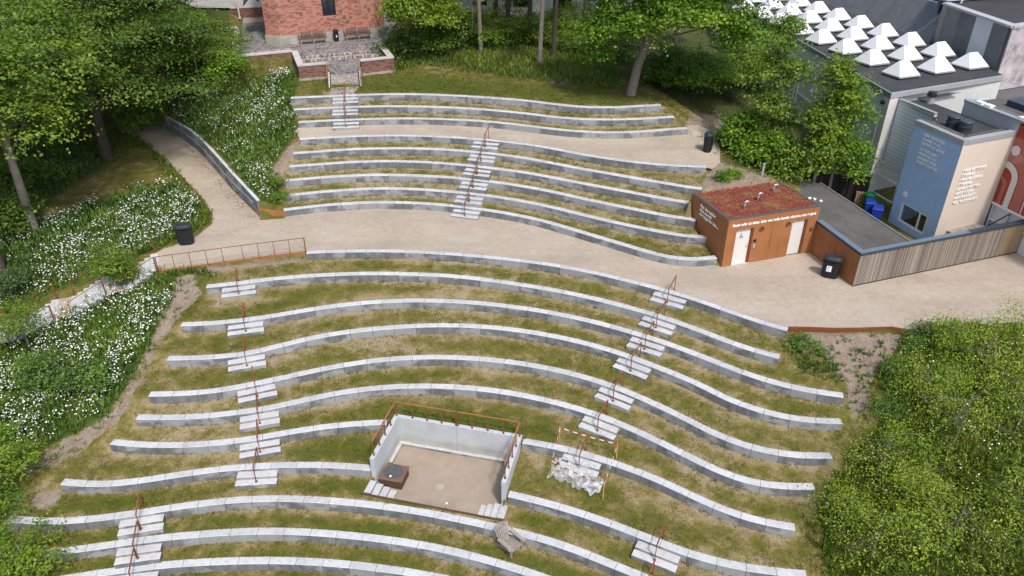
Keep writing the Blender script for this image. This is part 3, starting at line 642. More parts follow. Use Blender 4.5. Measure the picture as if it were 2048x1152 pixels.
def ground_mat():
    t = NT('ground'); p = t.pos()
    big = t.noise(p, .30, 4, .6); mid = t.noise(p, 1.5, 5, .65); fine = t.noise(p, 9, 5, .7); tiny = t.noise(p, 42, 3, .7)
    lush, wornA, soil, mead, wood = (t.attr(a) for a in ('lush','worn','soil','meadow','wood'))
    # share of living grass against straw
    gsh = t.math('ADD', t.math('ADD', t.math('MULTIPLY', big, .55), t.math('MULTIPLY', mid, .85)), t.math('MULTIPLY', fine, .45))
    gsh = t.math('ADD', gsh, t.math('MULTIPLY', lush, .17)); gsh = t.math('SUBTRACT', gsh, t.math('MULTIPLY', wornA, .30))
    grass = t.ramp(gsh, [(.63,(.40,.325,.215)), (.77,(.31,.245,.122)), (.88,(.20,.170,.055)), (.99,(.140,.135,.028))])
    gsh2 = t.mr(gsh, .97, 1.18, 0, 1)
    grass = t.mix(gsh2, grass, (.088,.122,.017))
    grass = t.mix(t.mr(tiny, .38, .60, .62, 0), grass, t.mix(1, grass, (.36,.38,.26), 'MULTIPLY'))
    grass = t.mix(t.mr(t.noise(p, 22, 3, .7), .56, .72, 0, .35), grass, (.30,.245,.12))
    dirt = t.ramp(t.math('ADD', t.math('MULTIPLY', mid, .4), t.math('MULTIPLY', fine, .6)), [(.3,(.16,.12,.09)), (.55,(.30,.24,.19)), (.75,(.40,.34,.28))])
    herb = t.ramp(t.math('ADD', t.math('MULTIPLY', mid, .5), t.math('MULTIPLY', fine, .5)), [(.3,(.035,.055,.014)), (.6,(.075,.110,.024)), (.8,(.14,.14,.06))])
    litter = t.ramp(t.math('ADD', t.math('MULTIPLY', mid, .5), t.math('MULTIPLY', fine, .5)), [(.3,(.035,.045,.015)), (.5,(.070,.090,.025)), (.75,(.13,.115,.06))])
    j = t.math('MULTIPLY', t.math('SUBTRACT', fine, .5), .9)
    c = t.mix(t.mr(t.math('ADD', mead, j), .40, .60), grass, herb)
    c = t.mix(t.mr(t.math('ADD', wood, j), .40, .60), c, litter)
    j2 = t.math('MULTIPLY', t.math('SUBTRACT', t.noise(p, 3.2, 5, .7), .5), 1.6)
    c = t.mix(t.mr(t.math('ADD', soil, j2), .42, .62), c, dirt)
    t.bump(t.math('ADD', t.math('MULTIPLY', fine, .5), tiny), .7, .05)
    return t.fin(c, .95, .1)
M['ground'] = ground_mat()
me_faces = np.array(F2)
ground = fast_mesh('ground', V2, me_faces, 3, M['ground'], attrs)
ground.data.polygons.foreach_set('use_smooth', [False]*len(me_faces))
ground['kind'] = 'structure'
# ------------------------------------------------------------------ bench rows: each row a thing, each cast block a part
ORD = ['first','second','third','fourth','fifth','sixth','seventh','eighth','ninth','tenth','eleventh']
def block(r, i0, i1, gap, parent):
    st = list(range(i0, i1+1, 3))
    if st[-1] != i1: st.append(i1)
    prof = [(0,-.16),(0,BH-.018),(.018,BH),(BW-.015,BH),(BW,BH-.015),(BW,-.16)]
    mb = MB(); vs = []
    for j, i in enumerate(st):
        c = Vector(r.c[i]); n = Vector(r.n[i]); t = Vector(r.t[i])
        if j == 0: c = c+t*gap
        if j == len(st)-1: c = c-t*gap
        for a, b in prof:
            p = c+n*a; vs.append((p.x, p.y, r.z-BH+b))
    m = len(prof); fs = []
    for j in range(len(st)-1):
        for q in range(m):
            a = j*m+q; b = j*m+(q+1)%m; fs.append((a, a+m, b+m, b))
    fs.append(tuple(range(m))); e = (len(st)-1)*m; fs.append(tuple(e+m-1-q for q in range(m)))
    fs = [tuple(reversed(f)) for f in fs]
    mb.add(vs, fs)
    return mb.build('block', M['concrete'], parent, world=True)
for k, r in rows.items():
    mid = len(r.c)//2
    if r.k > 6: lab = 'curved concrete bench row above the middle gravel path, %s of the three counted downhill' % ORD[9-r.k]; grp = 'bench rows above the middle path'
    elif r.k > 0: lab = 'curved concrete bench row between middle path and plaza, %s of six counted uphill' % ORD[r.k-1]; grp = 'bench rows between the two gravel paths'
    else:
        grp = 'bench rows below the plaza'
        if k in (-7,-70,-8,-80):
            lab = '%s row below the plaza, concrete bench stopping at the sand stage on its %s side' % (ORD[-r.k-1], 'right' if r.sub else 'left')
        elif k == -1: lab = 'long concrete bench row edging the downhill side of the gravel plaza'
        else: lab = 'curved concrete bench row on the lower slope, %s counted downhill from the plaza' % ORD[-r.k-1]
    b = thing('bench_row', lab, 'bench', (r.c[mid][0], r.c[mid][1], r.z-BH), 0, grp)
    nb = max(1, round(r.s[-1]/1.09)); idx = [int(round(i*(len(r.c)-1)/nb)) for i in range(nb+1)]
    for a, c in zip(idx[:-1], idx[1:]): block(r, a, c, .0075, b)

# ------------------------------------------------------------------ two-tread concrete steps and their handrails
def rough_slab(mb, x0, x1, y0, y1, z0, z1):
    n = 8; ch = .02; vs = []
    for i in range(n+1):
        x = x0+(x1-x0)*i/n; j = rnd(-.012,.012); q = rnd(-.006,.006)
        vs += [(x,y0+j,z0),(x,y0+j,z1-ch),(x,y0+j+ch,z1+q),(x,y1,z1+q),(x,y1,z0)]
    fs = []
    for i in range(n):
        for a in range(5):
            b = (a+1)%5; fs.append((i*5+a, (i+1)*5+a, (i+1)*5+b, i*5+b))
    fs += [(0,1,2,3,4)[::-1] and (4,3,2,1,0), tuple(n*5+a for a in range(5))]
    mb.add(vs, fs)
def make_steps():
    t = thing('concrete_steps', 'x', 'steps')
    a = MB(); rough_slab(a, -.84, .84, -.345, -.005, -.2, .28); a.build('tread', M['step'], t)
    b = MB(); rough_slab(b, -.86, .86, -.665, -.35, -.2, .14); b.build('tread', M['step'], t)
    return t
def make_rail():
    t = thing('handrail', 'x', 'handrail')
    top = (0, BW+.07, BH+.78); kn = (0, -.49, .14+.80)
    mb = MB(); mb.bar((0,BW+.07,BH-.06), (0,BW+.07,BH+.80), .022, .055); mb.bar((0,BW+.06,BH+.0), (0,BW+.06,BH+.012), .09, .09); mb.build('post', M['rust'], t)
    mb = MB(); mb.bar((0,-.49,.13), (0,-.49,.14+.81), .022, .055); mb.bb(-.05,.05,-.55,-.43,.135,.152); mb.build('post', M['rust'], t)
    mb = MB(); mb.bar((0,BW+.095,BH+.80+.012), (0,-.515,.14+.81-.01), .055, .024); mb.build('rail', M['rust'], t)
    return t
STEPS = [(-2,476,'L'),(-3,489,'L'),(-4,489,'L'),(-5,510,'L'),(-6,515.5,'L'),(-7,517,'L'),(-8,513.5,'L'),(-9,283,'B'),(-10,278.7,'B'),(-11,273,'B'),
         (-1,1345,'R'),(-2,1319,'R'),(-3,1298,'R'),(-4,1274,'R'),(-5,1234,'R'),(-6,1202.5,'R'),(-70,1163.8,'R'),(-80,1321.5,'R'),(-9,1297,'R'),
         (6,972.6,'U'),(5,965,'U'),(4,959,'U'),(3,950.6,'U'),(2,941,'U'),(1,933.5,'U'),(9,691,'T'),(8,691,'T'),(7,691,'T')]
WHERE = {'L':('left flight of the lower slope','lower left flight'), 'B':('bottom left flight by the leafy bush','bottom left flight'), 'R':('right flight of the lower slope','lower right flight'),
         'U':('flight joining plaza and middle path','plaza flight'), 'T':('flight leading up to the church','church flight')}
cnt = {}
steps0 = make_steps(); rail0 = make_rail(); first = True
for k, px, fl in STEPS:
    r, i = row_at_px(k, px); c = r.c[i]; rz = math.atan2(r.t[i][1], r.t[i][0])
    n = cnt[fl] = cnt.get(fl, 0)+1
    tot = sum(1 for s in STEPS if s[2] == fl)
    pos = 'top' if n == 1 else ('bottom' if n == tot else ORD[n-1]+' from the top')
    loc = (c[0], c[1], r.z-BH)
    ls = 'concrete steps in the %s, %s' % (WHERE[fl][0], pos)
    lr = 'rusty handrail in the %s, %s' % (WHERE[fl][0], pos)
    if k == -70: ls = 'pair of concrete steps under plastic sheeting inside the red and white tape'; lr = 'rusty handrail rising from the plastic wrapped steps inside the tape'
    if k == -9 and fl == 'R': ls = 'pair of concrete steps cut by the lower picture edge, right of the wooden chair'; lr = 'rusty handrail cut by the lower picture edge, right of the wooden chair'
    if first: s, h = steps0, rail0; first = False
    else: s, h = dup(steps0, loc, rz), dup(rail0, loc, rz)
    for o, l, gr in ((s, ls, 'concrete steps of the '+WHERE[fl][1]), (h, lr, 'handrails of the '+WHERE[fl][1])):
        o.location = loc; o.rotation_euler = (0,0,rz); o['label'] = l; o['group'] = gr
# ------------------------------------------------------------------ sunken sand stage
def stm(mb, s0, s1, t0, t1, z0, z1, mi=0):
    mb.prism([stg(s0,t0), stg(s1,t0), stg(s1,t1), stg(s0,t1)], z0, z1, mi)
w = thing('retaining_wall', 'pale U shaped concrete wall round the sunken sand stage', 'wall', (*stg(SW/2,0), ZF))
mb = MB(); stm(mb, -.1, SW/2-.006, -.1, .1, ZF-.2, ZW); mb.build('back_panel', M['stage_wall'], w, world=True)
mb = MB(); stm(mb, SW/2+.006, SW+.1, -.1, .1, ZF-.2, ZW); mb.build('back_panel', M['stage_wall'], w, world=True)
for s in (0, SW):
    mb = MB(); stm(mb, s-.1, s+.1, .105, SD, ZF-.2, ZW-.003); mb.build('side_panel', M['stage_wall'], w, world=True)
kb = thing('curb', 'low pale curb blocks along the foot of the stage wall', 'curb', (*stg(SW/2,.2), ZF))
n = 9
for i in range(n):
    mb = MB(); a = .105+(SW-.21)*i/n; b = .105+(SW-.21)*(i+1)/n; stm(mb, a+.006, b-.006, .105, .27, ZF-.1, ZF+.13+rnd(-.006,.006)); mb.build('curb_block', M['step'], kb, world=True)
for i in range(2):
    mb = MB(); stm(mb, .105, .26, .28+i*.62, .28+(i+1)*.62-.012, ZF-.1, ZF+.12); mb.build('curb_block', M['step'], kb, world=True)
def sand():
    t = NT('stage_sand'); p = t.pos()
    f = t.math('ADD', t.math('MULTIPLY', t.noise(p, 1.2, 5), .5), t.math('MULTIPLY', t.noise(p, 26, 4, .7), .5))
    c = t.ramp(f, [(.3,(.25,.20,.15)), (.7,(.40,.335,.262))]); t.bump(t.noise(p, 40, 3), .3, .01)
    return t.fin(c, .95, .1)
M['sand'] = sand()
v, f = sheet([stg(.0,.0), stg(SW,.0), stg(SW,SF+.02), stg(.0,SF+.02)], ZF+.015, .5)
mb = MB(); mb.add(v, f); structure(mb, 'sand', M['sand'])
mb = MB(); stm(mb, -.25, SW+.35, SF-.015, SF+.06, ZF-.1, -4.085)
tagged(mb, 'steel_edging', M['rust_dark'], 'dark rusty steel strip along the open front of the sand stage', 'edging')
mb = MB(); mb.lathe([(.20,0),(.20,.012),(.17,.016)], (*stg(2.75,2.3), ZF+.01), 20); tagged(mb, 'drain_cover', M['gravel'], 'sandy round cover sunk in the middle of the stage floor', 'cover')
for side in (0, 1):
    t = thing('stage_steps', 'four narrow concrete steps at the %s front corner of the sand stage' % ('right' if side else 'left'), 'steps', (*stg(SW-.6 if side else .6, 3.3), ZF), 0, 'steps at the stage front')
    for i in range(4):
        mb = MB(); wd_ = .30
        a = -.12+i*wd_; b = a+wd_-.008
        if side: a, b = SW+.22-i*wd_-wd_+.008, SW+.22-i*wd_
        stm(mb, a, b, SD+.03+(.0 if side else .10), SF-.03, ZF-.1, -4.06-i*.115); mb.build('tread', M['step'], t, world=True)
bx = thing('well_box', 'square rusty steel box with round grey manhole lid beside the stage steps', 'box', (*stg(.72,2.35), ZF))
mb = MB(); stm(mb, .28, 1.22, 1.95, 2.86, ZF-.1, -4.02); mb.build('box', M['rust_dark'], bx, world=True)
mb = MB(); stm(mb, .24, 1.26, 1.91, 2.90, -4.018, -3.985); mb.build('top_plate', simple('rusty_plate_top', (.17,.105,.08), .85, .3, 3, 25), bx, world=True)
mb = MB(); mb.lathe([(.40,0),(.40,.05),(.37,.055),(.36,.045),(.10,.05),(.09,.062)], (*stg(.70,2.38), -3.986), 28); mb.build('lid', M['lid'], bx, world=True)
mb = MB(); stm(mb, .66, .74, 2.66, 2.76, -3.93, -3.91); mb.build('lid_tag', M['whitemark'], bx, world=True)
mb = MB(); stm(mb, 3.3, 3.38, 3.1, 3.18, ZF+.016, ZF+.04); tagged(mb, 'paper_cup', M['whitemark'], 'tiny white scrap of litter on the sand floor near its front', 'litter')
# railing on the wall
ra = thing('railing', 'orange rusty railing on top of the sand stage wall', 'railing', (*stg(SW/2,0), ZW))
RZ = ZW+.79
def post(s, t, h=.78, wdt=.05, par=ra):
    mb = MB(); x, y = stg(s, t); mb.bar((x,y,ZW), (x,y,ZW+h), wdt, .022); mb.box((x,y,ZW+.008), (.09,.09,.016)); mb.build('post', M['rust'], par, world=True)
bs = [0, .78, 1.47, 2.16, SW/2-.045, SW/2+.045, 3.58, 4.30, 5.02, SW]
for s in bs: post(s, 0)
for s in (0, SW):
    for t in (.68, 1.34, 2.0, 2.62): post(s, t)
for a, b in (((-.02,0),(SW/2-.03,0)), ((SW/2+.03,0),(SW+.02,0)), ((0,0),(0,2.66)), ((SW,0),(SW,2.66))):
    mb = MB(); mb.bar((*stg(*a),RZ), (*stg(*b),RZ), .06, .022); mb.build('rail', M['rust'] if 0 else M['corten'], ra, world=True)

# ------------------------------------------------------------------ corten plaza edgings and the railing on the left one
def ribbon(pts, z0s, z1s, th, name, mat, **k):
    mb = MB(); n = len(pts); vs = []
    for i, p in enumerate(pts):
        d = (pts[min(i+1,n-1)]-pts[max(i-1,0)]).normalized(); q = Vector((-d.y, d.x))*th/2
        for s in (-1, 1):
            for z in (z0s[i], z1s[i]): vs.append((p.x+q.x*s, p.y+q.y*s, z))
    for i in range(n-1):
        a, b = i*4, i*4+4
        mb.add([], [])
        mb.f += [(a,b,b+1,a+1),(a+2,a+3,b+3,b+2),(a+1,b+1,b+3,a+3),(a,a+2,b+2,b)]; mb.m += [0]*4
    mb.v = [tuple(v) for v in vs]
    mb.f += [(0,1,3,2), (4*n-4,4*n-2,4*n-1,4*n-3)]; mb.m += [0]*2
    return mb.build(name, mat, **k)
tag(ribbon(EDGE_L, [-.7]*5, [.035]*5, .03, 'steel_edging', M['corten']), 'orange rusty steel plate edging the plaza beneath the thin railing', 'edging')
tag(ribbon(EDGE_R, [-.7]*6, [.04,.05,.05,.05,.06,.03], .07, 'steel_edging', M['rust_dark'] if 0 else M['rust']), 'long rusty steel edging between plaza and gravelly bank at right', 'edging')
t = thing('railing', 'thin rusty railing with slender posts along the left plaza edge', 'railing', (*EDGE_L[2], 0))
a, b = EDGE_L[0], EDGE_L[-1]
ed = resample(EDGE_L, .2); L = len(ed)
for i in range(10):
    x, y = ed[int(round(i*(L-1)/9))]; mb = MB(); mb.bar((x,y-.03,-.05), (x,y-.03,.86), .022 if 0 < i < 9 else .05, .022); mb.build('post', M['rust'], t, world=True)
for z, r_ in ((.86,.02),(.12,.008)):
    mb = MB(); mb.tube([(x,y-.03,z) for x, y in ed[::4]]+[(ed[-1][0],ed[-1][1]-.03,z)], r_, 5); mb.build('rail' if z > .5 else 'wire', M['rust'], t, world=True)

# ------------------------------------------------------------------ retaining wall along the path up to the wood
n = len(wl); step = max(1, n//6)
rwall = thing('retaining_wall', 'curved grey concrete retaining wall beside the path to the wood', 'wall', (wl[0][0], wl[0][1], 0))
for a in range(0, n-1, step):
    b = min(a+step, n-1)
    if b-a < 1: continue
    pts = [Vector(wl[i]+wn[i]*.1) for i in range(a, b+1)]
    pts[0] = pts[0]+(pts[1]-pts[0]).normalized()*.006; 
    ribbon(pts, [-.3]*len(pts), [float(wh[i]) for i in range(a, b+1)], .2, 'wall_panel', M['concrete'], parent=rwall, world=True)
t = thing('handrail', 'slim pale handrail fixed along the curved retaining wall', 'handrail', (wl[0][0], wl[0][1], 0))
mb = MB(); mb.tube([(*(wl[i]-wn[i]*.10), .82) for i in range(1, n, 2)], .022, 6); mb.build('rail', M['alu'], t, world=True)
for i in range(2, n, 5):
    mb = MB(); mb.tube([(*(wl[i]-wn[i]*.10), .80), (*(wl[i]+wn[i]*.01), .74)], .012, 5); mb.build('bracket', M['alu'], t, world=True)
c0 = Vector(rows[1].c[0])+Vector(rows[1].t[0])*.05; e0 = Vector(wl[0])-Vector(wd[0])*.05
dq = (c0-e0).normalized(); nq = Vector((dq.y, -dq.x)); A_ = e0+nq*.10+dq*.02; B_ = c0+nq*.06
mb = MB(); mb.prism([tuple(A_), tuple(B_), tuple(B_-nq*.03), tuple(A_-nq*.03)], -.2, lambda p: .66 if (Vector(p)-e0).dot(dq) < .6 else .40)
tagged(mb, 'steel_edging', M['corten'], 'short rusty steel plate between retaining wall end and lowest upper bench', 'edging')

# ------------------------------------------------------------------ long concrete stair going down at the left
for fl in range(4):
    s0 = 2.63*fl; z0 = -.8*fl
    lab = ['topmost','second','third','lowest'][fl]
    t = thing('stair_flight', '%s concrete flight of the stair descending between the daisy meadows' % lab, 'stairs', (*lst(s0, 1.05), z0), 0, 'flights of the meadow stair')
    for i in range(6):
        a = s0-.05+i*.33; z = z0-.16*i
        mb = MB(); mb.prism([lst(a,0), lst(a+.36,0), lst(a+.36,2.1), lst(a,2.1)], z-.22, z+.004 if i or fl else .018); mb.build('tread', M['step'], t, world=True)
    for side, off, nm in ((0, -.12, 'far'), (1, 2.2, 'near')):
        r_ = thing('handrail', 'rusty handrail on the %s side of the %s meadow stair flight' % (nm, lab), 'handrail', (*lst(s0, off), z0), 0, 'handrails of the meadow stair')
        pa, pb = lst(s0+.05, off), lst(s0+1.85, off); pm = lst(s0+.95, off)
        mb = MB(); mb.bar((*pa, z0-.3), (*pa, z0+.86), .07, .03); mb.build('post', M['rust'], r_, world=True)
        mb = MB(); mb.bar((*pb, z0-1.1), (*pb, z0+.02), .03, .03); mb.build('post', M['rust'], r_, world=True)
        mb = MB(); mb.bar((*pm, z0-.7), (*pm, z0+.43), .018, .018); mb.build('baluster', M['rust'], r_, world=True)
        mb = MB(); mb.bar((*pa, z0+.87), (*pb, z0+.03), .05, .022); mb.build('rail', M['rust'], r_, world=True)
    if fl < 3:
        v, f = sheet([lst(s0+1.9,.02), lst(s0+2.6,.02), lst(s0+2.6,2.08), lst(s0+1.9,2.08)], z0-.8+.0, .6)
        mb = MB(); mb.add(v, f); structure(mb, 'sandy_landing', M['gravel'])

# ------------------------------------------------------------------ writing
def text_part(name, body, size, mat, loc, rot, parent, extrude=.01, align='LEFT', shear=0, bold=.0, space=1.0, line=1.0):
    c = bpy.data.curves.new(name, 'FONT'); c.body = body; c.size = size; c.extrude = extrude; c.align_x = align
    c.shear = shear; c.offset = bold; c.space_character = space; c.space_line = line; c.resolution_u = 2
    o = bpy.data.objects.new(name, c); COL.objects.link(o)
    dg = bpy.context.evaluated_depsgraph_get()
    me = bpy.data.meshes.new_from_object(o.evaluated_get(dg)); bpy.data.objects.remove(o)
    me.name = name; me.materials.clear(); me.materials.append(mat)
    ob = bpy.data.objects.new(name, me); COL.objects.link(ob); ob.parent = parent
    ob.location = loc; ob.rotation_euler = rot
    return ob

# ------------------------------------------------------------------ rusty toilet building (local frame: x along the front, y into the hill)
tb = thing('toilet_building', 'small flat rusty steel toilet building with red sedum roof and two pale doors', 'toilet building', (TO.x, TO.y, 0), math.atan2(TU.y, TU.x))
mb = MB(); D1, D2 = (.57,1.62), (3.99,4.95)
mb.bb(0, D1[0], 0, .24, -.3, 2.6); mb.bb(D1[1], D2[0], 0, .24, -.3, 2.6); mb.bb(D2[1], TL, 0, .24, -.3, 2.6)
mb.bb(D1[0]+.0, D1[1], .0, .24, 2.1, 2.6); mb.bb(D2[0], D2[1], .0, .24, 2.12, 2.6)
mb.bb(0, TL, .242, TD, -.3, 2.6)
mb.build('wall', M['corten'], tb)
mb = MB(); mb.bb(-.004, TL+.004, -.006, .16, 2.602, TZ); mb.bb(-.004, .16, .162, TD, 2.602, TZ); mb.bb(TL-.16, TL+.004, .162, TD, 2.602, TZ); mb.bb(.162, TL-.162, TD-.16, TD, 2.602, TZ)
mb.build('parapet', M['corten'], tb)
mb = MB(); cg = simple('dark_grey_coping', (.085,.088,.10), .5, .1)
mb.bb(.03, TL-.03, .02, .20, TZ+.002, TZ+.03); mb.bb(.0, .17, .202, TD, TZ+.002, TZ+.03); mb.bb(TL-.10, TL+.0, .202, TD, TZ+.002, TZ+.03)
mb.build('coping', cg, tb)
gx, gy = np.meshgrid(np.linspace(.17,TL-.12,60), np.linspace(.2,TD-.02,44)); gzv = TZ-.03+RNG.uniform(0,.07,gx.shape)
N_ = gx.shape; idx = np.arange(gx.size).reshape(N_)
fc = np.stack([idx[:-1,:-1],idx[:-1,1:],idx[1:,1:],idx[1:,:-1]], -1).reshape(-1,4)
fast_mesh('sedum_roof', np.c_[gx.ravel(),gy.ravel(),gzv.ravel()], fc, 4, M['sedum'], parent=tb)
for (a, b), hs in ((D1, 1), (D2, 0)):
    mb = MB(); mb.bb(a+.004, b-.10, .13, .19, .02, 2.08); dr = mb.build('door', M['white'], tb)
    if hs:
        mb = MB(); mb.bb(b-.26, b-.16, .09, .128, 1.0, 1.03); mb.bb(b-.24,b-.20,.115,.129,.93,.97); mb.bb(b-.24,b-.20,.115,.129,1.10,1.14); mb.build('handle', M['greymetal'], dr)
        mb = MB(); mb.bb(a+.0, a+.08, .08, .128, 2.0, 2.07); mb.build('closer', M['black'], dr)
        # wheelchair sign
        mb = MB(); cx, cz, y = a+.42, 1.66, .122
        pts = [(cx+.085*math.cos(q), y, cz-.04+.085*math.sin(q)) for q in np.linspace(2.0, 6.6, 14)]
        mb.tube(pts, .013, 4); mb.tube([(cx-.02,y,cz+.10),(cx-.01,y,cz-.01),(cx+.07,y,cz-.01),(cx+.11,y,cz-.10)], .015, 4); mb.box((cx-.02,y,cz+.145), (.045,.02,.045)); mb.build('wheelchair_sign', M['darkmark'], dr)
mb = MB(); mb.bb(D1[1]-.09, D1[1]-.002, .04, .2, 0, 2.098); mb.build('door_reveal', M['rust'], tb)
mb = MB(); mb.bb(D2[1]-.09, D2[1]-.002, .04, .2, 0, 2.118); mb.build('door_reveal', M['rust'], tb)
mb = MB(); mb.bb(D1[0]-.02, D1[1]+.05, -.03, .235, .0, .022); mb.build('sill', M['concrete'], tb)
for s, z in ((2.09,1.97),(3.71,2.0)):
    mb = MB(); n = 20
    for i in range(n):
        pass
    ring = [(s+.14*math.cos(q), -.014, z+.14*math.sin(q)) for q in np.linspace(0, 2*math.pi, 21)]
    mb.tube(ring, .022, 5, cap=False); mb.build('porthole_rim', M['rust'], tb)
    mb = MB(); vs = [(s+.125*math.cos(q), -.006, z+.125*math.sin(q)) for q in np.linspace(0, 2*math.pi, 20, endpoint=False)]
    mb.add(vs, [tuple(range(20))]); mb.build('porthole', M['rust_dark'], tb)
mb = MB()
for q in np.linspace(0, 2*math.pi, 7)[:-1]: mb.bar((5.26,-.02,1.45), (5.26+.12*math.cos(q),-.02,1.45+.12*math.sin(q)), .035, .03)
mb.build('wall_ornament', M['rust_dark'], tb)
mb = MB(); mb.bb(1.70,1.86,-.04,-.002,1.25,1.40); mb.build('keypad', M['black'], tb)
mb = MB(); mb.bb(1.71,1.82,-.05,-.002,.92,1.12); mb.build('dispenser', M['alu'], tb)
for s in (2.78, ):
    mb = MB(); mb.bb(s-.006, s+.006, -.004, .0, .0, 2.6); mb.build('seam', M['rust_dark'], tb)
mb = MB(); mb.bb(-.004, .0, 2.1, 2.112, .5, 2.6); mb.build('seam', M['rust_dark'], tb)
fl_ = text_part('lettering', 'Havet ruller sin latter, lader sine hvide hænder skumme over i vejret', .222, M['whitemark'], (.24,-.012,2.335), (math.pi/2,0,0), tb, bold=.006, shear=.12)
bpy.context.view_layer.update(); fl_.scale = (5.12/fl_.dimensions.x, 1, 1)
text_part('lettering', 'Hør det vælder\nikke overalt\nder begynder hav....', .245, M['whitemark'], (-.012,2.75,2.34), (math.pi/2,0,-math.pi/2), tb, bold=.007, shear=.1, line=.95)
for s, t_ in ((1.55,1.05),(2.85,1.75),(4.35,2.5)):
    mb = MB(); z = TZ-.02
    a = -.6
    pts = [(s,t_,z),(s,t_,z+.32)]+[(s+.13+.13*math.cos(q),t_,z+.32+.13*math.sin(q)) for q in np.linspace(math.pi, .15, 7)]
    mb.tube(pts, .05, 8, cap=True); mb.build('vent_pipe', M['alu'], tb, smooth=True)
mb = MB(); mb.lathe([(.16,0),(.16,.012),(.14,.016)], (*P(1427,537,0).to_2d(), .012), 18); tagged(mb, 'drain_cover', M['greymetal'], 'small round drain cover in gravel before the rusty building corner', 'cover')

# ------------------------------------------------------------------ low flat-roofed store with rusty front, and the slatted fence
FRc = Vector((16.438,36.53)); FCc = Vector((17.312,32.781)); FEc = Vector((28.288,36.618)); fd = (FEc-FCc).normalized(); fnn = Vector((-fd.y, fd.x))
ld = (FCc-FRc).normalized(); ln = Vector((-ld.y, ld.x))               # ln points to +x side (inside)
SH = 1.90
S1 = FCc+fd*3.35+fnn*.28
BRc = Vector(toi(TL,TD))
poly = [tuple(FRc+ln*.1), tuple(FCc+ln*.15+fnn*.3), tuple(S1), (18.46,41.84), (16.4,42.4), (BRc.x+.05, BRc.y)]
sh = thing('store', 'low store with worn dark felt roof between rusty building and blue house', 'shed', (17.5,37,0))
mb = MB(); mb.prism(poly, -.3, SH-.09); mb.build('wall', M['paleface'], sh, world=True)
v, f = sheet(poly, SH-.05, .5); mb = MB(); mb.add(v, f)
mb.build('roof', M['feltbrown'], sh, world=True)
mb = MB(); mb.bar((*S1,SH-.04), (18.46,41.84,SH-.04), .05, .12); mb.build('roof_edge', M['greymetal'], sh, world=True)
mb = MB(); mb.prism([tuple(FRc), tuple(FCc), tuple(FCc+ln*.13+fnn*.03), tuple(FRc+ln*.09)], -.2, SH-.02); mb.build('steel_front', M['corten'], sh, world=True)
for q in (.5,):
    p = FRc+(FCc-FRc)*q; mb = MB(); mb.box((p.x-ln.x*.003,p.y-ln.y*.003,.94), (.012,.012,1.86)); mb.build('seam', M['rust_dark'], sh, world=True)
mb = MB(); mb.prism([tuple(FRc-ln*.05), tuple(FCc-ln*.05-fnn*.04), tuple(FCc+ln*.32+fnn*.24), tuple(FRc+ln*.28)], SH-.015, SH+.06); mb.build('coping', M['coping'], sh, world=True)
mb = MB(); mb.prism([tuple(FRc-ln*.062), tuple(FCc-ln*.062-fnn*.05), tuple(FCc-ln*.052-fnn*.04), tuple(FRc-ln*.052)], SH-.08, SH+.055); mb.build('coping_lip', M['copingdark'], sh, world=True)
fe = thing('wooden_fence', 'long fence of grey vertical wooden slats with blue coping', 'fence', (FCc.x+4, FCc.y+1.5, 0))
def fq(s0, s1, t0, t1): return [tuple(FCc+fd*s0+fnn*t0), tuple(FCc+fd*s1+fnn*t0), tuple(FCc+fd*s1+fnn*t1), tuple(FCc+fd*s0+fnn*t1)]
for s0, s1, m in ((.0,9.6,M['fence']), (9.604,17,M['fence_tan'])):
    mb = MB()
    k = int((s1-s0)/.088)
    for i in range(k):
        a = s0+i*.088; mb.prism(fq(a, a+.068, .0, .035), .10, SH-.02)
    sp = mb.build('slat_panel', m, fe, world=True)
mb = MB(); mb.prism(fq(.01,17,.045,.10), .02, SH-.03); mb.build('backing', M['darkfence'], fe, world=True)
mb = MB(); mb.prism(fq(.0,17,.012,.045), .0, .085); mb.build('plinth', M['copingdark'], fe, world=True)
mb = MB(); mb.prism(fq(-.03,7.0,-.04,.25), SH-.012, SH+.063); mb.build('coping', M['coping'], fe, world=True)
mb = MB(); mb.prism(fq(7.004,17,-.04,.25), SH-.012, SH+.061); mb.build('coping', M['copingdark'], fe, world=True)
mb = MB(); mb.prism(fq(-.03,17,-.052,-.042), SH-.08, SH+.05); mb.build('coping_lip', M['copingdark'], fe, world=True)
for i, (px, py) in enumerate(((1619,398),(1641,404),(1628,400))):
    p = P(px, py, SH-.04); mb = MB(); mb.box((p.x,p.y,SH+.02), (.16,.10,.09), rz=i*.8); mb.box((p.x+.07,p.y+.05,SH-.0), (.08,.12,.05), rz=i)
    tagged(mb, 'rag', M['whitemark'], 'small white scrap on the dark store roof, %s' % ['left of the others','nearest the blue bins','between two others'][i], 'litter', 'scraps on the store roof')

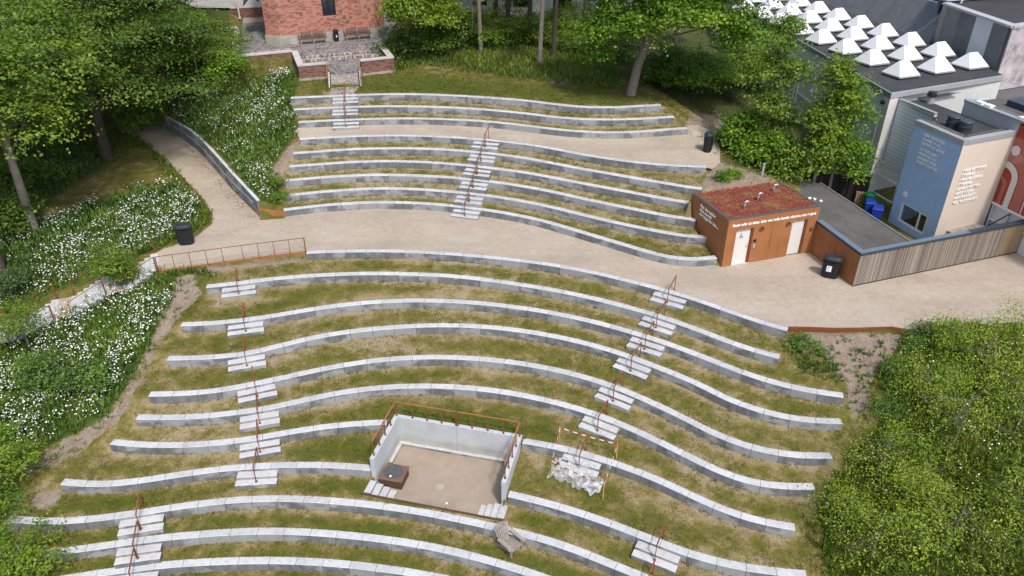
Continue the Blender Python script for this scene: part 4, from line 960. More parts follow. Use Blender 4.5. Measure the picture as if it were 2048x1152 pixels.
# ------------------------------------------------------------------ litter bins
def make_bin():
    t = thing('litter_bin', 'x', 'bin')
    def stad(hw, hd, n=8):
        r_ = hd; cx = hw-hd
        return [(cx+r_*math.cos(q), r_*math.sin(q)) for q in np.linspace(-math.pi/2, math.pi/2, n)]+[(-cx+r_*math.cos(q), r_*math.sin(q)) for q in np.linspace(math.pi/2, 3*math.pi/2, n)]
    mb = MB(); pr = [(.40,.24,0),(.42,.255,.05),(.46,.285,.86)]
    n = 16; vs = []
    for hw, hd, z in pr: vs += [(x, y, z) for x, y in stad(hw, hd)]
    fs = [(i*n+j, i*n+(j+1)%n, (i+1)*n+(j+1)%n, (i+1)*n+j) for i in range(2) for j in range(n)]+[tuple(range(n-1,-1,-1)), tuple(2*n+j for j in range(n))]
    mb.add(vs, fs); mb.build('body', M['black'], t)
    mb = MB(); mb.prism(stad(.485,.305), .868, .91); mb.build('collar', M['blackmetal'], t)
    mb = MB(); mb.bb(-.40,.40,-.2,.2,.912,1.02); mb.build('throat', M['darkmark'], t)
    mb = MB(); vs = [(x,y,1.02) for x,y in stad(.485,.305)]+[(x,y,1.12) for x,y in stad(.475,.295)]+[(x,y,1.20) for x,y in stad(.36,.19)]
    fs = [(i*n+j, i*n+(j+1)%n, (i+1)*n+(j+1)%n, (i+1)*n+j) for i in range(2) for j in range(n)]+[tuple(range(n-1,-1,-1)), tuple(2*n+j for j in range(n))]
    mb.add(vs, fs); mb.build('lid', simple('bin_lid', (.028,.034,.042), .5, .2), t)
    for x in (-.44,.44):
        mb = MB(); mb.bb(x-.03,x+.03,-.12,.12,.905,1.03); mb.build('lid_hinge', M['blackmetal'], t)
    for x in (-.16,.16):
        mb = MB(); mb.bb(x-.006,x+.006,-.292,-.27,.06,.85); mb.build('seam', M['darkmark'], t)
    return t
b0 = make_bin()
p = P(374,487,0); b0.location = p; b0.rotation_euler = (0,0,R(14)); b0['label'] = 'black double litter bin beside the path fork and daisy meadow'; b0['group'] = 'black litter bins'
p = P(1658,553,0); b = dup(b0, p, R(-24), 'black litter bin with white sticker in front of the rusty store wall', 'black litter bins')
mb = MB(); mb.bb(-.22,.02,-.297,-.285,.42,.74); st = mb.build('sticker', M['whitemark'], b)
mb = MB(); mb.bb(-.16,-.13,-.301,-.298,.62,.70); mb.bb(-.08,-.04,-.301,-.298,.66,.70); mb.bb(-.18,-.05,-.301,-.298,.50,.52); mb.bb(-.16,-.14,-.301,-.298,.54,.60); mb.build('sticker_print', M['darkmark'], st)
p = P(1414,303,3.0); dup(b0, p, R(62), 'black litter bin at the right end of the middle gravel path', 'black litter bins', (.8,.9,1.02))

# ------------------------------------------------------------------ wooden garden chair with fan back and broad arms
cp = on_ground(1019,1096); c2 = on_ground(1044,1118); ang = math.atan2(c2.y-cp.y, c2.x-cp.x)+math.pi/2
ch = thing('garden_chair', 'weathered wooden garden chair with fan back and broad armrests on the grass', 'chair', (cp.x,cp.y,cp.z+.0), ang)
mb = MB(); 
for i in range(7):
    y = -.42+i*.088; z = .37-.10*i/6; mb.box((0,y,z), (.56,.068,.022), rot=Matrix.Rotation(-.19,3,'X'))
mb.build('seat', M['chairwood'], ch)
mb = MB()
for i in range(7):
    a = (i-3)/3; top = .86-.10*a*a
    base = Vector((a*.23,.20,.22)); d = Vector((a*.10, .42, .90)).normalized()
    mb.bar(base, base+d*top, .062, .02)
mb.build('backrest', M['chairwood'], ch)
mb = MB(); mb.box((0,.30,.46), (.56,.03,.07)); mb.box((0,.46,.80), (.54,.025,.06)); mb.build('back_brace', M['chairwood'], ch)
for s in (-1,1):
    mb = MB(); mb.box((s*.34,-.10,.56), (.15,.72,.024), rot=Matrix.Rotation(.03,3,'X')); mb.box((s*.36,-.44,.56), (.19,.12,.022)); mb.build('armrest', M['chairwood'], ch)
    mb = MB(); mb.box((s*.29,-.38,.27), (.03,.11,.56)); mb.build('leg', M['chairwood'], ch)
    mb = MB(); mb.bar((s*.27,-.43,.36), (s*.27,.55,.04), .03, .12); mb.build('leg', M['chairwood'], ch)
    mb = MB(); mb.bar((s*.34,.22,.54), (s*.31,.36,.44), .03, .06); mb.build('arm_bracket', M['chairwood'], ch)

# ------------------------------------------------------------------ plastic covered steps and the warning tape
r, i = row_at_px(-70, 1163.8); O3 = Vector((*r.c[i], r.z-BH)); T3 = Vector((*r.t[i],0)); N3 = Vector((*r.n[i],0))
nx, ny = 46, 26; vs = []
for b in range(ny):
    for a in range(nx):
        u = -1.12+2.3*a/(nx-1); w_ = -1.42+1.25*b/(ny-1)
        z = .30 if w_ > -.40 else (.165 if w_ > -.80 else .03+.10*max(0, 1-(-w_-.80)/.25))
        if abs(u) > .95: z = min(z, .05+.25*(1.15-abs(u)))
        q = N3*(w_-.10*math.sin(u*2.3)*(1 if w_ < -1.1 else 0)-(.10*math.sin(u*9)+.07*math.sin(u*23) if b < 2 else 0))+T3*u
        vs.append(O3+q+Vector((0,0,z+rnd(0,.022)+.03*math.sin(u*13+w_*9))))
fs = [(b*nx+a, b*nx+a+1, (b+1)*nx+a+1, (b+1)*nx+a) for b in range(ny-1) for a in range(nx-1)
      if not (b > 13 and .15 < math.sin(a*.55)*math.cos(b*.8)) and not (a > 34 and b > 15)]
mb = MB(); mb.add(vs, fs)
def film():
    t = NT('plastic_film'); p = t.pos(); c = t.ramp(t.noise(p, 9, 4, .7), [(.35,(.45,.46,.47)),(.65,(.72,.72,.72))])
    t.val(t.b.inputs['Base Color'], c); t.b.inputs['Roughness'].default_value = .25; t.b.inputs['Specular IOR Level'].default_value = .7
    tr = t.n('ShaderNodeBsdfTransparent'); ms = t.n('ShaderNodeMixShader'); t.l(t.mr(t.noise(p, 2.6, 4, .6), .42, .60, .30, .88), ms.inputs[0])
    t.l(tr.outputs[0], ms.inputs[1]); t.l(t.b.outputs[0], ms.inputs[2]); t.l(ms.outputs[0], t.out.inputs[0]); return t.mat
o = tagged(mb, 'plastic_sheet', film(), 'crumpled clear plastic sheet spread over the taped off concrete steps', 'plastic sheet')
stk = []
for px, py, nm in ((1119,883,'back left'), (1232.5,916,'back right'), (1103,950,'front left'), (1205.5,999,'front right')):
    g_ = on_ground(px, py); stk.append(g_)
    mb = MB(); mb.bar((g_.x,g_.y,g_.z-.15), (g_.x,g_.y,g_.z+.82), .035, .035); tagged(mb, 'wooden_stake', M['stake'], 'thin wooden stake at the %s corner of the warning tape' % nm, 'stake', 'stakes holding the warning tape')
mb = MB()
for a, b in ((0,1),(1,3),(3,2),(2,0)):
    A = stk[a]+Vector((0,0,.80)); B = stk[b]+Vector((0,0,.80)); L = (B-A).length; n = max(6, int(L/.19))
    for i in range(n):
        q0, q1 = i/n, (i+1)/n
        f0 = lambda q: A.lerp(B, q)-Vector((0,0,.22*q*(1-q)))
        mb.bar(f0(q0), f0(q1), .008, .055, mi=i % 2)
tagged(mb, 'warning_tape', [M['tape_red'], M['tape_white']], 'red and white striped warning tape strung round the wrapped steps', 'tape')
# ------------------------------------------------------------------ blue and beige house with raised writing
def pl(o, d, s, off=0):
    """point on a wall line: s along d, off outwards (right of d)"""
    return Vector((o[0]+d[0]*s+d[1]*off, o[1]+d[1]*s-d[0]*off))
HB = Vector((23.361,37.152)); HL = Vector((-.2753,.9614)); HR = Vector((.924,.3825)); LLen, RLen = 3.44, 3.856
BC = Vector((22.607,44.262)); BDL = Vector((-.068,.9977)); BDR = Vector((.9128,.4085)); BZ = 6.6
hL = HB+HL*LLen; hR = HB+HR*RLen
hs = thing('house', 'blue and beige rendered house block with raised white writing on both walls', 'house', (HB.x, HB.y, 0))
HZ = 6.2
def wallbox(mb, o, d, s0, s1, z0, z1, t0, t1, mi=0):
    """box on a wall: t = distance outwards"""
    mb.prism([tuple(pl(o,d,s0,t0)), tuple(pl(o,d,s1,t0)), tuple(pl(o,d,s1,t1)), tuple(pl(o,d,s0,t1))], z0, z1, mi)
inL = hL+HR*1.75; inR = hR+HL*8.0
# blue wall with a window opening (outwards of HL direction is the left: use negative t)
def wallL(s0, s1, z0, z1, t0, t1, mat, name):
    mb = MB(); wallbox(mb, HB, HL, s0, s1, z0, z1, t0, t1); return mb.build(name, mat, hs, world=True)
mb = MB()
for s0, s1, z0, z1 in ((0,.76,-.4,5.93),(2.77,LLen,-.4,5.93),(.76,2.77,-.4,.40),(.76,2.77,1.53,5.93)): wallbox(mb, HB, HL, s0, s1, z0, z1, 0, .25)
mb.build('blue_wall', M['blueface'], hs, world=True)
mb = MB(); wallbox(mb, HB, HR, .252, RLen, -.4, 5.93, -.25, 0); mb.build('beige_wall', M['beigeface'], hs, world=True)
mb = MB(); wallbox(mb, HB, HR, -.01, .262, -.4, 5.929, -.002, .034); mb.build('beige_wall', M['beigeface'], hs, world=True)
mb = MB(); wallbox(mb, hL, HR, .002, 1.75, -.4, 5.93, -.25, 0) if 0 else mb.prism([tuple(hL), tuple(inL), tuple(inL-HL*.25), tuple(hL-HL*.25+HR*.25)], -.4, 5.93); mb.build('side_wall', M['blueface'], hs, world=True)
mb = MB()
wallbox(mb, HB, HL, -.03, LLen+.03, 5.932, HZ, -.035, .30); mb.build('parapet', M['greymetal'], hs, world=True)
mb = MB(); wallbox(mb, HB, HR, .29, RLen, 5.934, HZ-.003, -.30, .035); mb.build('parapet', M['alu'], hs, world=True)
def gravelroof():
    t = NT('roof_grit'); c = t.ramp(t.noise(t.pos(), 9, 5, .8), [(.35,(.05,.047,.043)),(.55,(.13,.115,.10)),(.75,(.30,.28,.25))]); return t.fin(c, .95, .1)
mb = MB(); v, f = sheet([tuple(HB+HL*.02+HR*.3), tuple(hR-HR*.01+HL*.25), tuple(inR), tuple(BC+BDR*6.2-Vector((.1,.25))), tuple(BC+BDR*.72-Vector((-.05,.1))), tuple(inL+HL*.1), tuple(hL+HR*.28)], 5.97, 1.5)
mb.add(v, f); mb.build('roof', M['felt'], hs, world=True)
mb = MB(); wallbox(mb, HB, HL, .3, LLen-.02, 6.02, 6.10, .302, .95); wallbox(mb, HB, HR, .96, RLen, 6.02, 6.10, -.8, -.302); mb.build('roof_grit', gravelroof(), hs, world=True)
# window in the blue wall
wn_ = MB(); 
for a, b, z0, z1 in ((.76,2.77,.40,.47),(.76,2.77,1.46,1.53),(.76,.83,.472,1.458),(2.70,2.77,.472,1.458),(1.33,1.41,.472,1.458)): wallbox(wn_, HB, HL, a, b, z0, z1, .02, .10)
wf = wn_.build('window', M['frame'], hs, world=True)
for a, b in ((.832,1.328),(1.412,2.698)):
    mb = MB(); wallbox(mb, HB, HL, a, b, .474, 1.456, .09, .11); mb.build('pane', M['glass'], wf, world=True)
mb = MB(); wallbox(mb, HB, HL, .72, 2.82, .33, .392, -.08, .02); mb.build('window_sill', M['copingdark'], wf, world=True)
mb = MB(); wallbox(mb, HB, HL, 2.60, 2.86, 1.90, 2.17, -.05, -.002); vt = mb.build('air_vent', M['frame'], hs, world=True)
mb = MB(); wallbox(mb, HB, HL, 2.67, 2.79, 1.98, 2.10, -.06, -.051); mb.build('vent_grille', M['greymetal'], vt, world=True)
def wall_text(body, size, o, d, s, z, out, reverse, parent, name='lettering', line=1.0, space=1.0):
    """lettering standing 3 cm off a wall; reverse: the wall line runs right to left as one reads"""
    rd = -d if reverse else d
    q = pl(o, d, s, -out if reverse else out); inv = wm(parent).inverted()
    ob = text_part(name, body, size, M['whitemark'], inv @ Vector((q.x, q.y, z)), (math.pi/2, 0, math.atan2(rd.y, rd.x)), parent, extrude=.014, bold=.004, line=line, space=space)
    return ob
def fit(ob, wdt):
    k = wdt/max(.01, ob.dimensions.x); ob.scale = (k, 1, 1)
lines = ['I DAG VAR EDBERG','SÅ SMUK AT JEG','BEGYNDTE AT GRÆDE',None,'DET VAR KOLDT','VINDEN BED OG','DRÅBERNE HANG','BÅRNE PÅ GRENENE']
widths = [1.50,1.30,1.62,0,1.28,1.25,1.33,1.52]
z = 5.58
for l, wd_ in zip(lines, widths):
    if l is None: z -= .10; continue
    o = wall_text(l, .215, HB, HL, 2.62, z, .03, True, hs); bpy.context.view_layer.update(); fit(o, wd_); z -= .24
lines = ['I MIN VESTJYSKE','STEMME','I MIN FØDEEGNS','STEMME','RUNGER EN STOR','MAGT SOM','MARSKLANDET','VED VADEHAVET']
widths = [1.70,.98,1.68,.98,1.72,1.28,1.60,1.85]
z = 4.34
for l, wd_ in zip(lines, widths):
    o = wall_text(l, .225, HB, HR, .62, z, .03, False, hs); bpy.context.view_layer.update(); fit(o, wd_); z -= .265
# recessed siding wall with the big window
so_ = Vector((23.237,44.544)); sd_ = Vector((.2753,-.9614))
mb = MB(); sl = (so_-inL).length+.1
wallbox(mb, so_, sd_, -.2, 2.95, 1.90, 6.05, -.2, 0); mb.build('siding', M['siding'], hs, world=True)
mb = MB(); wallbox(mb, so_, sd_, -.2, 2.95, 6.052, 6.20, -.2, .03); mb.build('siding_cap', M['greymetal'], hs, world=True)
mb = MB(); wallbox(mb, so_, sd_, -.2, 3.6, -.4, .0, -.2, 0); wallbox(mb, so_, sd_, 1.75, 3.6, .002, 1.898, -.2, 0); mb.build('base_wall', M['paleface'], hs, world=True)
fr = MB()
for a, b, z0, z1 in ((-.2,1.74,.002,.07),(-.2,1.74,1.82,1.896),(-.2,-.13,.072,1.818),(1.66,1.74,.072,1.818),(-.128,1.658,1.24,1.31)): wallbox(fr, so_, sd_, a, b, z0, z1, -.12, -.02)
wf = fr.build('window', M['frame'], hs, world=True)
mb = MB(); wallbox(mb, so_, sd_, -.128, 1.658, .072, 1.238, -.10, -.08); mb.build('pane', M['glass'], wf, world=True)
mb = MB(); wallbox(mb, so_, sd_, -.128, 1.658, 1.312, 1.818, -.10, -.08); mb.build('pane', M['glass'], wf, world=True)
# roof vents
dr_ = MB(); dr_.lathe([(.36,0),(.34,.10),(.34,.32),(.38,.33),(.38,.36),(.34,.37),(.34,.60),(.38,.61),(.36,.64)], (0,0,0), 20)
for i, (x, y) in enumerate(((24.13,39.85),(24.34,39.02))):
    t = thing('roof_vent', 'black ribbed drum vent on the blue house roof, %s' % ['left of the pair','right of the pair, nearer the corner'][i], 'vent', (x,y,5.98), 0, 'drum vents on the blue house')
    m_ = dr_.build('drum', simple('vent_drum', (.035,.045,.055), .5, .2), t) if i == 0 else None
    if i: d2 = first_drum.copy(); COL.objects.link(d2); d2.parent = t
    else: first_drum = m_
    mb = MB(); mb.lathe([(.36,0),(.33,.03)], (0,0,.645), 20); mb.build('cap', M['copingdark'], t)
t = thing('roof_vent', 'small grey pipe vent with black cap near the skylight roof edge', 'vent', (25.05,44.3,5.98))
mb = MB(); mb.lathe([(.22,0),(.20,.42)], (0,0,0), 16); mb.build('pipe', M['greymetal'], t)
mb = MB(); mb.lathe([(.27,0),(.27,.13),(.22,.17),(.22,.2),(.26,.21),(.24,.26)], (0,0,.425), 16); mb.build('cap', M['black'], t)
mb = MB(); wallbox(mb, HB, HR, .9, 3.4, -.2, .86, .02, .55); 
tagged(mb, 'timber_box', M['wood_old'], 'low weathered timber box at the foot of the beige wall', 'box')

# ------------------------------------------------------------------ red mural building at the right
mo = hR; md = Vector((.2753,-.9614))
mu = thing('mural_building', 'red painted building with white arches and fine concentric lines', 'building', (mo.x+1, mo.y-1, 0))
inx = Vector((.924,.3825))
def mprism(s0, s1, z0, z1, t0, t1, name, mat):
    mb = MB(); wallbox(mb, mo, md, s0, s1, z0, z1, t0, t1); return mb.build(name, mat, mu, world=True)
mprism(.04, 9, 2.14, 6.55, -.3, 0, 'red_wall', M['red'])
mprism(-3.8, .036, 5.4, 6.7, -.3, 0, 'grey_wall', M['alu'])
mprism(-3.84, 9, 6.702, 6.80, -.35, .04, 'roof_edge', M['greymetal'])
mb = MB(); mb.prism([tuple(pl(mo,md,-3.8,-.3)), tuple(pl(mo,md,9,-.3)), tuple(pl(mo,md,9,-9)), tuple(pl(mo,md,-3.8,-9))], 5.5, 6.66); mb.build('roof', M['feltbrown'], mu, world=True)
mb = MB(); mb.prism([tuple(pl(mo,md,-2.6,-1.7)), tuple(pl(mo,md,4,-1.7)), tuple(pl(mo,md,4,-8)), tuple(pl(mo,md,-2.6,-8))], 6.662, 7.0); mb.build('upper_roof', M['copingdark'], mu, world=True)
for s in (-3.2,-2.6,-.3):
    mprism(s, s+.45, 6.802, 6.90, -.45, -.1, 'roof_clamp', M['whitemark'])
mb = MB(); mb.tube([(*pl(mo,md,-3.5,-.35),6.86), (*pl(mo,md,8,-.35),6.86)], .02, 5); mb.build('lightning_wire', M['alu'], mu, world=True)
def mur(pts, wdt, mat, name, zoff=.004, closed=False):
    """a painted band on the mural wall: centre line in (s, z)"""
    n = len(pts); A = []; B = []
    for i, (s, z) in enumerate(pts):
        a = pts[i-1] if i > 0 else (pts[-1] if closed else pts[0]); b = pts[i+1] if i < n-1 else (pts[0] if closed else pts[-1])
        dx, dz = b[0]-a[0], b[1]-a[1]; L = math.hypot(dx, dz) or 1; nx_, nz_ = -dz/L*wdt/2, dx/L*wdt/2
        for lst_, sg in ((A,1),(B,-1)):
            q = pl(mo, md, max(.045, s+sg*nx_), zoff); lst_.append((q.x, q.y, max(2.15, z+sg*nz_)))
    mb = MB(); m_ = n if closed else n-1
    mb.add(A+B, [(i, (i+1)%n, n+(i+1)%n, n+i) for i in range(m_)]); return mb
def arch(cx, cz, r, s_ang=0, e_ang=math.pi, down=True):
    p = [(cx-r*math.cos(q), cz+r*math.sin(q)) for q in np.linspace(s_ang, e_ang, 20)]
    if down: p += [(cx+r, z) for z in np.linspace(cz-.05, 2.15, 6)]
    return p
disc = MB(); q_ = [pl(mo, md, .34+.275*math.cos(a), .006) for a in np.linspace(0, 2*math.pi, 28, endpoint=False)]
disc.add([(p.x,p.y,5.22+.275*math.sin(a)) for p, a in zip(q_, np.linspace(0, 2*math.pi, 28, endpoint=False))], [tuple(range(28))]); disc.build('painted_disc', M['redpale'], mu, world=True)
allr = MB()
for r_ in np.arange(.36,.72,.062):
    b_ = mur([(.34+r_*math.cos(a), 5.22+r_*math.sin(a)) for a in np.linspace(0, 2*math.pi, 44, endpoint=False)], .018, None, '', .005, True); allr.add(b_.v, b_.f)
allr.build('painted_rings', M['redline'], mu, world=True)
mur(arch(.12, 3.62, .74), .36, None, '').build('painted_arch', M['redpale'], mu, world=True)
allr = MB()
for r_ in (.30,.355,.41,.465): b_ = mur(arch(.0, 3.2, r_), .018, None, ''); allr.add(b_.v, b_.f)
for r_ in np.arange(1.02,1.6,.062): b_ = mur(arch(.12, 3.62, r_), .018, None, ''); allr.add(b_.v, b_.f)
allr.build('painted_lines', M['redline'], mu, world=True)
mur([(1.85,6.5),(1.85,2.16)], .07, None, '').build('painted_stripe', M['redpale'], mu, world=True)
allr = MB()
for r_ in np.arange(.2,1.5,.062): b_ = mur([(3.4-r_*math.cos(q), 2.9+r_*math.sin(q)) for q in np.linspace(-.5,2.4,24)], .018, None, ''); allr.add(b_.v, b_.f)
allr.build('painted_lines', M['redline'], mu, world=True)
mprism(.04, 9, 2.02, 2.138, -.3, .03, 'white_band', M['frame'])
mprism(.04, 9, -.4, 2.018, -.5, -.22, 'inner_wall', M['whitewall'])
fr = MB()
for a, b, z0, z1 in ((.05,.12,0,2.016),(.122,1.1,1.05,1.14),(.122,1.1,1.93,2.016),(1.102,1.18,0,2.016)): wallbox(fr, mo, md, a, b, z0, z1, -.20, -.08)
wf = fr.build('window', M['frame'], mu, world=True)
for z0, z1 in ((.0,1.048),(1.142,1.928)):
    mb = MB(); wallbox(mb, mo, md, .122, 1.10, z0, z1, -.16, -.14); mb.build('pane', M['glass'], wf, world=True)
fr = MB(); wallbox(fr, mo, md, 1.9, 4.2, 1.2, 1.26, -.2, -.10)
wf = fr.build('window', M['frame'], mu, world=True); mb = MB(); wallbox(mb, mo, md, 1.9, 4.2, 1.262, 2.0, -.2, -.12); mb.build('pane', M['glass'], wf, world=True)
mb = MB(); mb.bar((*pl(mo,md,1.35,.05),1.95), (*pl(mo,md,.75,.9),.9), .05, .05); mb.build('downpipe', M['black'], mu, world=True)
t = thing('skylight', 'square pale dome skylight lying low between skylight hall and red building', 'skylight', (27.7,43.4,5.97), R(-15))
mb = MB(); mb.bb(-.8,.8,-.8,.8,0,.28); mb.build('frame', M['greymetal'], t)
mb = MB(); n=9; gx, gy = np.meshgrid(np.linspace(-.78,.78,n), np.linspace(-.78,.78,n)); zz = .30+.28*(1-(gx/.8)**2)*(1-(gy/.8)**2)
mb.add(np.c_[gx.ravel(),gy.ravel(),zz.ravel()], [(i*n+j,i*n+j+1,(i+1)*n+j+1,(i+1)*n+j) for i in range(n-1) for j in range(n-1)]); mb.build('dome', simple('dome_acrylic',(.52,.53,.54),.3,.1), t, smooth=True)

# ------------------------------------------------------------------ big hall with the field of white pyramid skylights
hall = thing('sports_hall', 'large pale hall whose flat dark roof carries rows of white pyramid skylights', 'hall', (BC.x+3, BC.y+3, 0))
bL = BC+BDL*34; bR = BC+BDR*9.7
mb = MB(); mb.prism([tuple(BC+BDR*.03+BDL*.3), tuple(bR), tuple(bR+BDL*34), tuple(bL)], -.4, 6.3); mb.build('wall', M['paleface'], hall, world=True)
mb = MB(); mb.prism([tuple(BC-BDR*.06-BDL*.05), tuple(BC+BDR*.64-BDL*.05), tuple(BC+BDR*.64+BDL*.3), tuple(BC-BDR*.06+BDL*.6)], -.4, 6.296); mb.build('corner_pier', simple('pale_pier',(.60,.59,.57),.85,.2,1.5,8), hall, world=True)
mb = MB(); mb.prism([tuple(BC-BDR*.1-BDL*.1), tuple(bR-BDL*.1), tuple(bR+BDL*.15), tuple(BC+BDR*.1+BDL*.25)], 6.302, BZ); mb.build('fascia', M['alu'], hall, world=True)
mb = MB(); mb.prism([tuple(BC-BDR*.1+BDL*.26-BDL*.35), tuple(BC+BDR*.1+BDL*.26), tuple(bL+BDR*.1), tuple(bL-BDR*.1)], 6.304, BZ-.002); mb.build('fascia', simple('grey_green_fascia',(.20,.225,.22),.6,.15), hall, world=True)
v, f = sheet([tuple(BC+BDR*.05+BDL*.06), tuple(bR+BDL*.05), tuple(bR+BDL*34), tuple(bL)], BZ+.012, 2.0)
mb = MB(); mb.add(v, f); mb.build('roof', M['felt'], hall, world=True)
for i in range(6):
    s = .95+i*3.1
    fr = MB()
    for z0, z1 in ((1.2,1.32),(2.95,3.07),(5.0,5.1)): wallbox(fr, BC, BDL, s-.25, s+2.3, z0, z1, -.10, .0)
    for a in (s-.27, s+2.3): wallbox(fr, BC, BDL, a-.1, a, 1.2, 5.1, -.11, .0)
    wf = fr.build('window', M['frame'], hall, world=True)
    mb = MB(); wallbox(mb, BC, BDL, s-.24, s+2.18, 3.072, 4.998, -.06, -.0); mb.build('panel', M['green_panel'], wf, world=True)
    mb = MB(); wallbox(mb, BC, BDL, s+.25, s+1.75, 3.5, 4.55, -.075, -.062); mb.build('pane', M['glass'], wf, world=True)
    mb = MB(); wallbox(mb, BC, BDL, s-.24, s+2.18, 1.322, 2.948, -.06, -.0); mb.build('pane', simple('teal_glass',(.06,.10,.10),.2,.2) if i == 0 else bpy.data.materials['teal_glass'], wf, world=True)
mb = MB(); mb.lathe([(.12,0),(.16,.1),(.1,.2)], (*pl(BC,BDL,.5,-.15),5.8), 10); mb.build('lamp', M['black'], hall, world=True)
# pyramid skylights: parts of the hall roof, each with its curb
def hip(w, d, h, rw):
    vs = [(-w/2,-d/2,0),(w/2,-d/2,0),(w/2,d/2,0),(-w/2,d/2,0),(-rw/2,-.03,h),(rw/2,-.03,h),(rw/2,.03,h),(-rw/2,.03,h)]
    return vs, [(3,2,1,0),(0,1,5,4),(1,2,6,5),(2,3,7,6),(3,0,4,7),(4,5,6,7)]
inv = wm(hall).inverted(); sk0 = cu0 = None
for j in range(3):
    for i in range(9):
        if (j == 0 and i > 7): continue
        c = Vector((24.72,47.95))+Vector((-.62,3.03))*i+Vector((2.74,1.06))*j+(Vector((0,.0)))
        if sk0 is None:
            mb = MB(); vs, fs = hip(1.66,1.5,.78,.74); mb.add([(x,y,z+.20) for x,y,z in vs], fs); sk0 = mb.build('skylight', M['whiteroof'], hall)
            mb = MB(); mb.bb(-.86,.86,-.78,.78,.10,.198); cu0 = mb.build('skylight_frame', M['alu'], sk0); s_ = sk0
            mb = MB(); mb.bb(-.80,.80,-.72,.72,-.02,.098); mb.build('skylight_curb', M['black'], sk0)
        else:
            s_ = sk0.copy(); COL.objects.link(s_); s_.parent = hall
            for ch_ in sk0.children: cc = ch_.copy(); COL.objects.link(cc); cc.parent = s_
        s_.location = inv @ Vector((c.x, c.y, BZ+.01)); s_.rotation_euler = (0,0,R(21))
# taller wing behind the skylights: battered metal wall, clerestory, panelled tower
wa, wb = Vector((28.1,77)), Vector((31.01,57.44)); wd2 = (wb-wa).normalized(); wi = Vector((-wd2.y, wd2.x))     # wi -> +x
wing = thing('hall_wing', 'taller grey clad wing with pale blue clerestory windows behind the skylights', 'building', (32,62,0))
mb = MB()
def q3(p, off, z): r_ = p+wi*off; return (r_.x, r_.y, z)
mb.add([q3(wa,0,BZ-.1),q3(wb,0,BZ-.1),q3(wb,1.5,8.9),q3(wa,1.5,8.9),q3(wa,6,8.9),q3(wb,6,8.9),q3(wa,6,BZ-.1),q3(wb,6,BZ-.1)], [(0,1,2,3),(3,2,5,4),(1,7,5,2),(6,0,3,4)])
mb.build('battered_wall', simple('zinc_cladding',(.15,.155,.16),.55,.35,1.2,7), wing, world=True)
cl = MB()
k = 9; Lw = (wb-wa).length
for i in range(k+1):
    p = wa+wd2*(Lw*i/k); cl.bar(q3(p,1.62,8.9), q3(p,2.3,10.6), .10, .06)
for z, o_ in ((8.95,1.62),(10.58,2.3)): cl.bar(q3(wa,o_,z), q3(wb,o_,z), .10, .08)
wf = cl.build('clerestory', M['frame'], wing, world=True)
for i in range(k):
    p0 = wa+wd2*(Lw*(i+.03)/k); p1 = wa+wd2*(Lw*(i+.97)/k)
    mb = MB(); mb.add([q3(p0,1.66,8.98),q3(p1,1.66,8.98),q3(p1,2.3,10.5),q3(p0,2.3,10.5)], [(0,1,2,3)]); mb.build('pane', M['glassblue'], wf, world=True)
mb = MB(); mb.add([q3(wa,2.2,10.64),q3(wb,2.2,10.64),q3(wb,9,10.9),q3(wa,9,10.9)], [(0,1,2,3)]); mb.build('roof', M['coping'], wing, world=True)
tower = thing('tower_block', 'tower of grey panels with one white upright stripe and pale roof edge', 'building', (34,53,0))
t0, t1 = Vector((31.457,57.5)), Vector((31.873,49.504)); td = (t1-t0).normalized(); TZ2 = 9.25
def tb_(s0, s1, z0, z1, o0, o1, nm, m_): mb = MB(); wallbox(mb, t0, td, s0, s1, z0, z1, o0, o1); return mb.build(nm, m_, tower, world=True)
tr_ = t1+Vector((.9128,.4085))*9
mb = MB(); mb.prism([tuple(t0-td*0+Vector((.05,0))), tuple(t1+Vector((.05,.03))), tuple(tr_), tuple(t0+Vector((9,3)))], 0, TZ2-.02); mb.build('core', M['greyclad'], tower, world=True)
gp = [simple('grey_panel',(.145,.145,.15),.7,.35,.8,6), M['whiteclad'], simple('mid_grey_panel',(.20,.20,.205),.7,.3,.8,6)]
for s0, s1, m_ in ((.0,.55,simple('tan_edge',(.33,.29,.25),.8,.2)),(.555,2.35,gp[2]),(2.355,4.2,gp[0]),(4.205,6.1,gp[1]),(6.105,7.75,gp[0])): tb_(s0, s1, BZ, TZ2-.03, -.02, .04, 'panel', m_)
mott = NT('weathered_print'); mm = mott.ramp(mott.noise(mott.pos(), .9, 6, .7), [(.35,(.20,.17,.18)),(.5,(.42,.38,.40)),(.65,(.55,.52,.55))]); mott.fin(mm, .8)
mb = MB(); wallbox(mb, t1, Vector((.9128,.4085)), .0, 9, 5.2, TZ2-.03, -.01, .05); mb.build('panel', mott.mat, tower, world=True)
tb_(-.1, 8.0, TZ2-.028, TZ2+.12, -.55, .10, 'roof_edge', simple('pale_grey_edge',(.42,.42,.43),.7,.15))
mb = MB(); wallbox(mb, t1, Vector((.9128,.4085)), .02, 9, TZ2-.028, TZ2+.117, -.5, .1); mb.build('roof_edge', bpy.data.materials['pale_grey_edge'], tower, world=True)
mb = MB(); mb.prism([tuple(t0+Vector((.3,.1))), tuple(t1+Vector((.3,.35))), tuple(tr_), tuple(t0+Vector((9,4)))], TZ2-.01, TZ2+.05); mb.build('roof', M['felt'], tower, world=True)
mb = MB(); mb.bar((31.6,58.2,TZ2+.4), (45,62.5,TZ2+.4), .9, .5); mb.build('roof_trim', simple('pale_blue_trim',(.34,.42,.52),.5,.1), tower, world=True)
upper = thing('office_block', 'dark roofed block with blue trim at the upper right corner', 'building', (40,66,0))
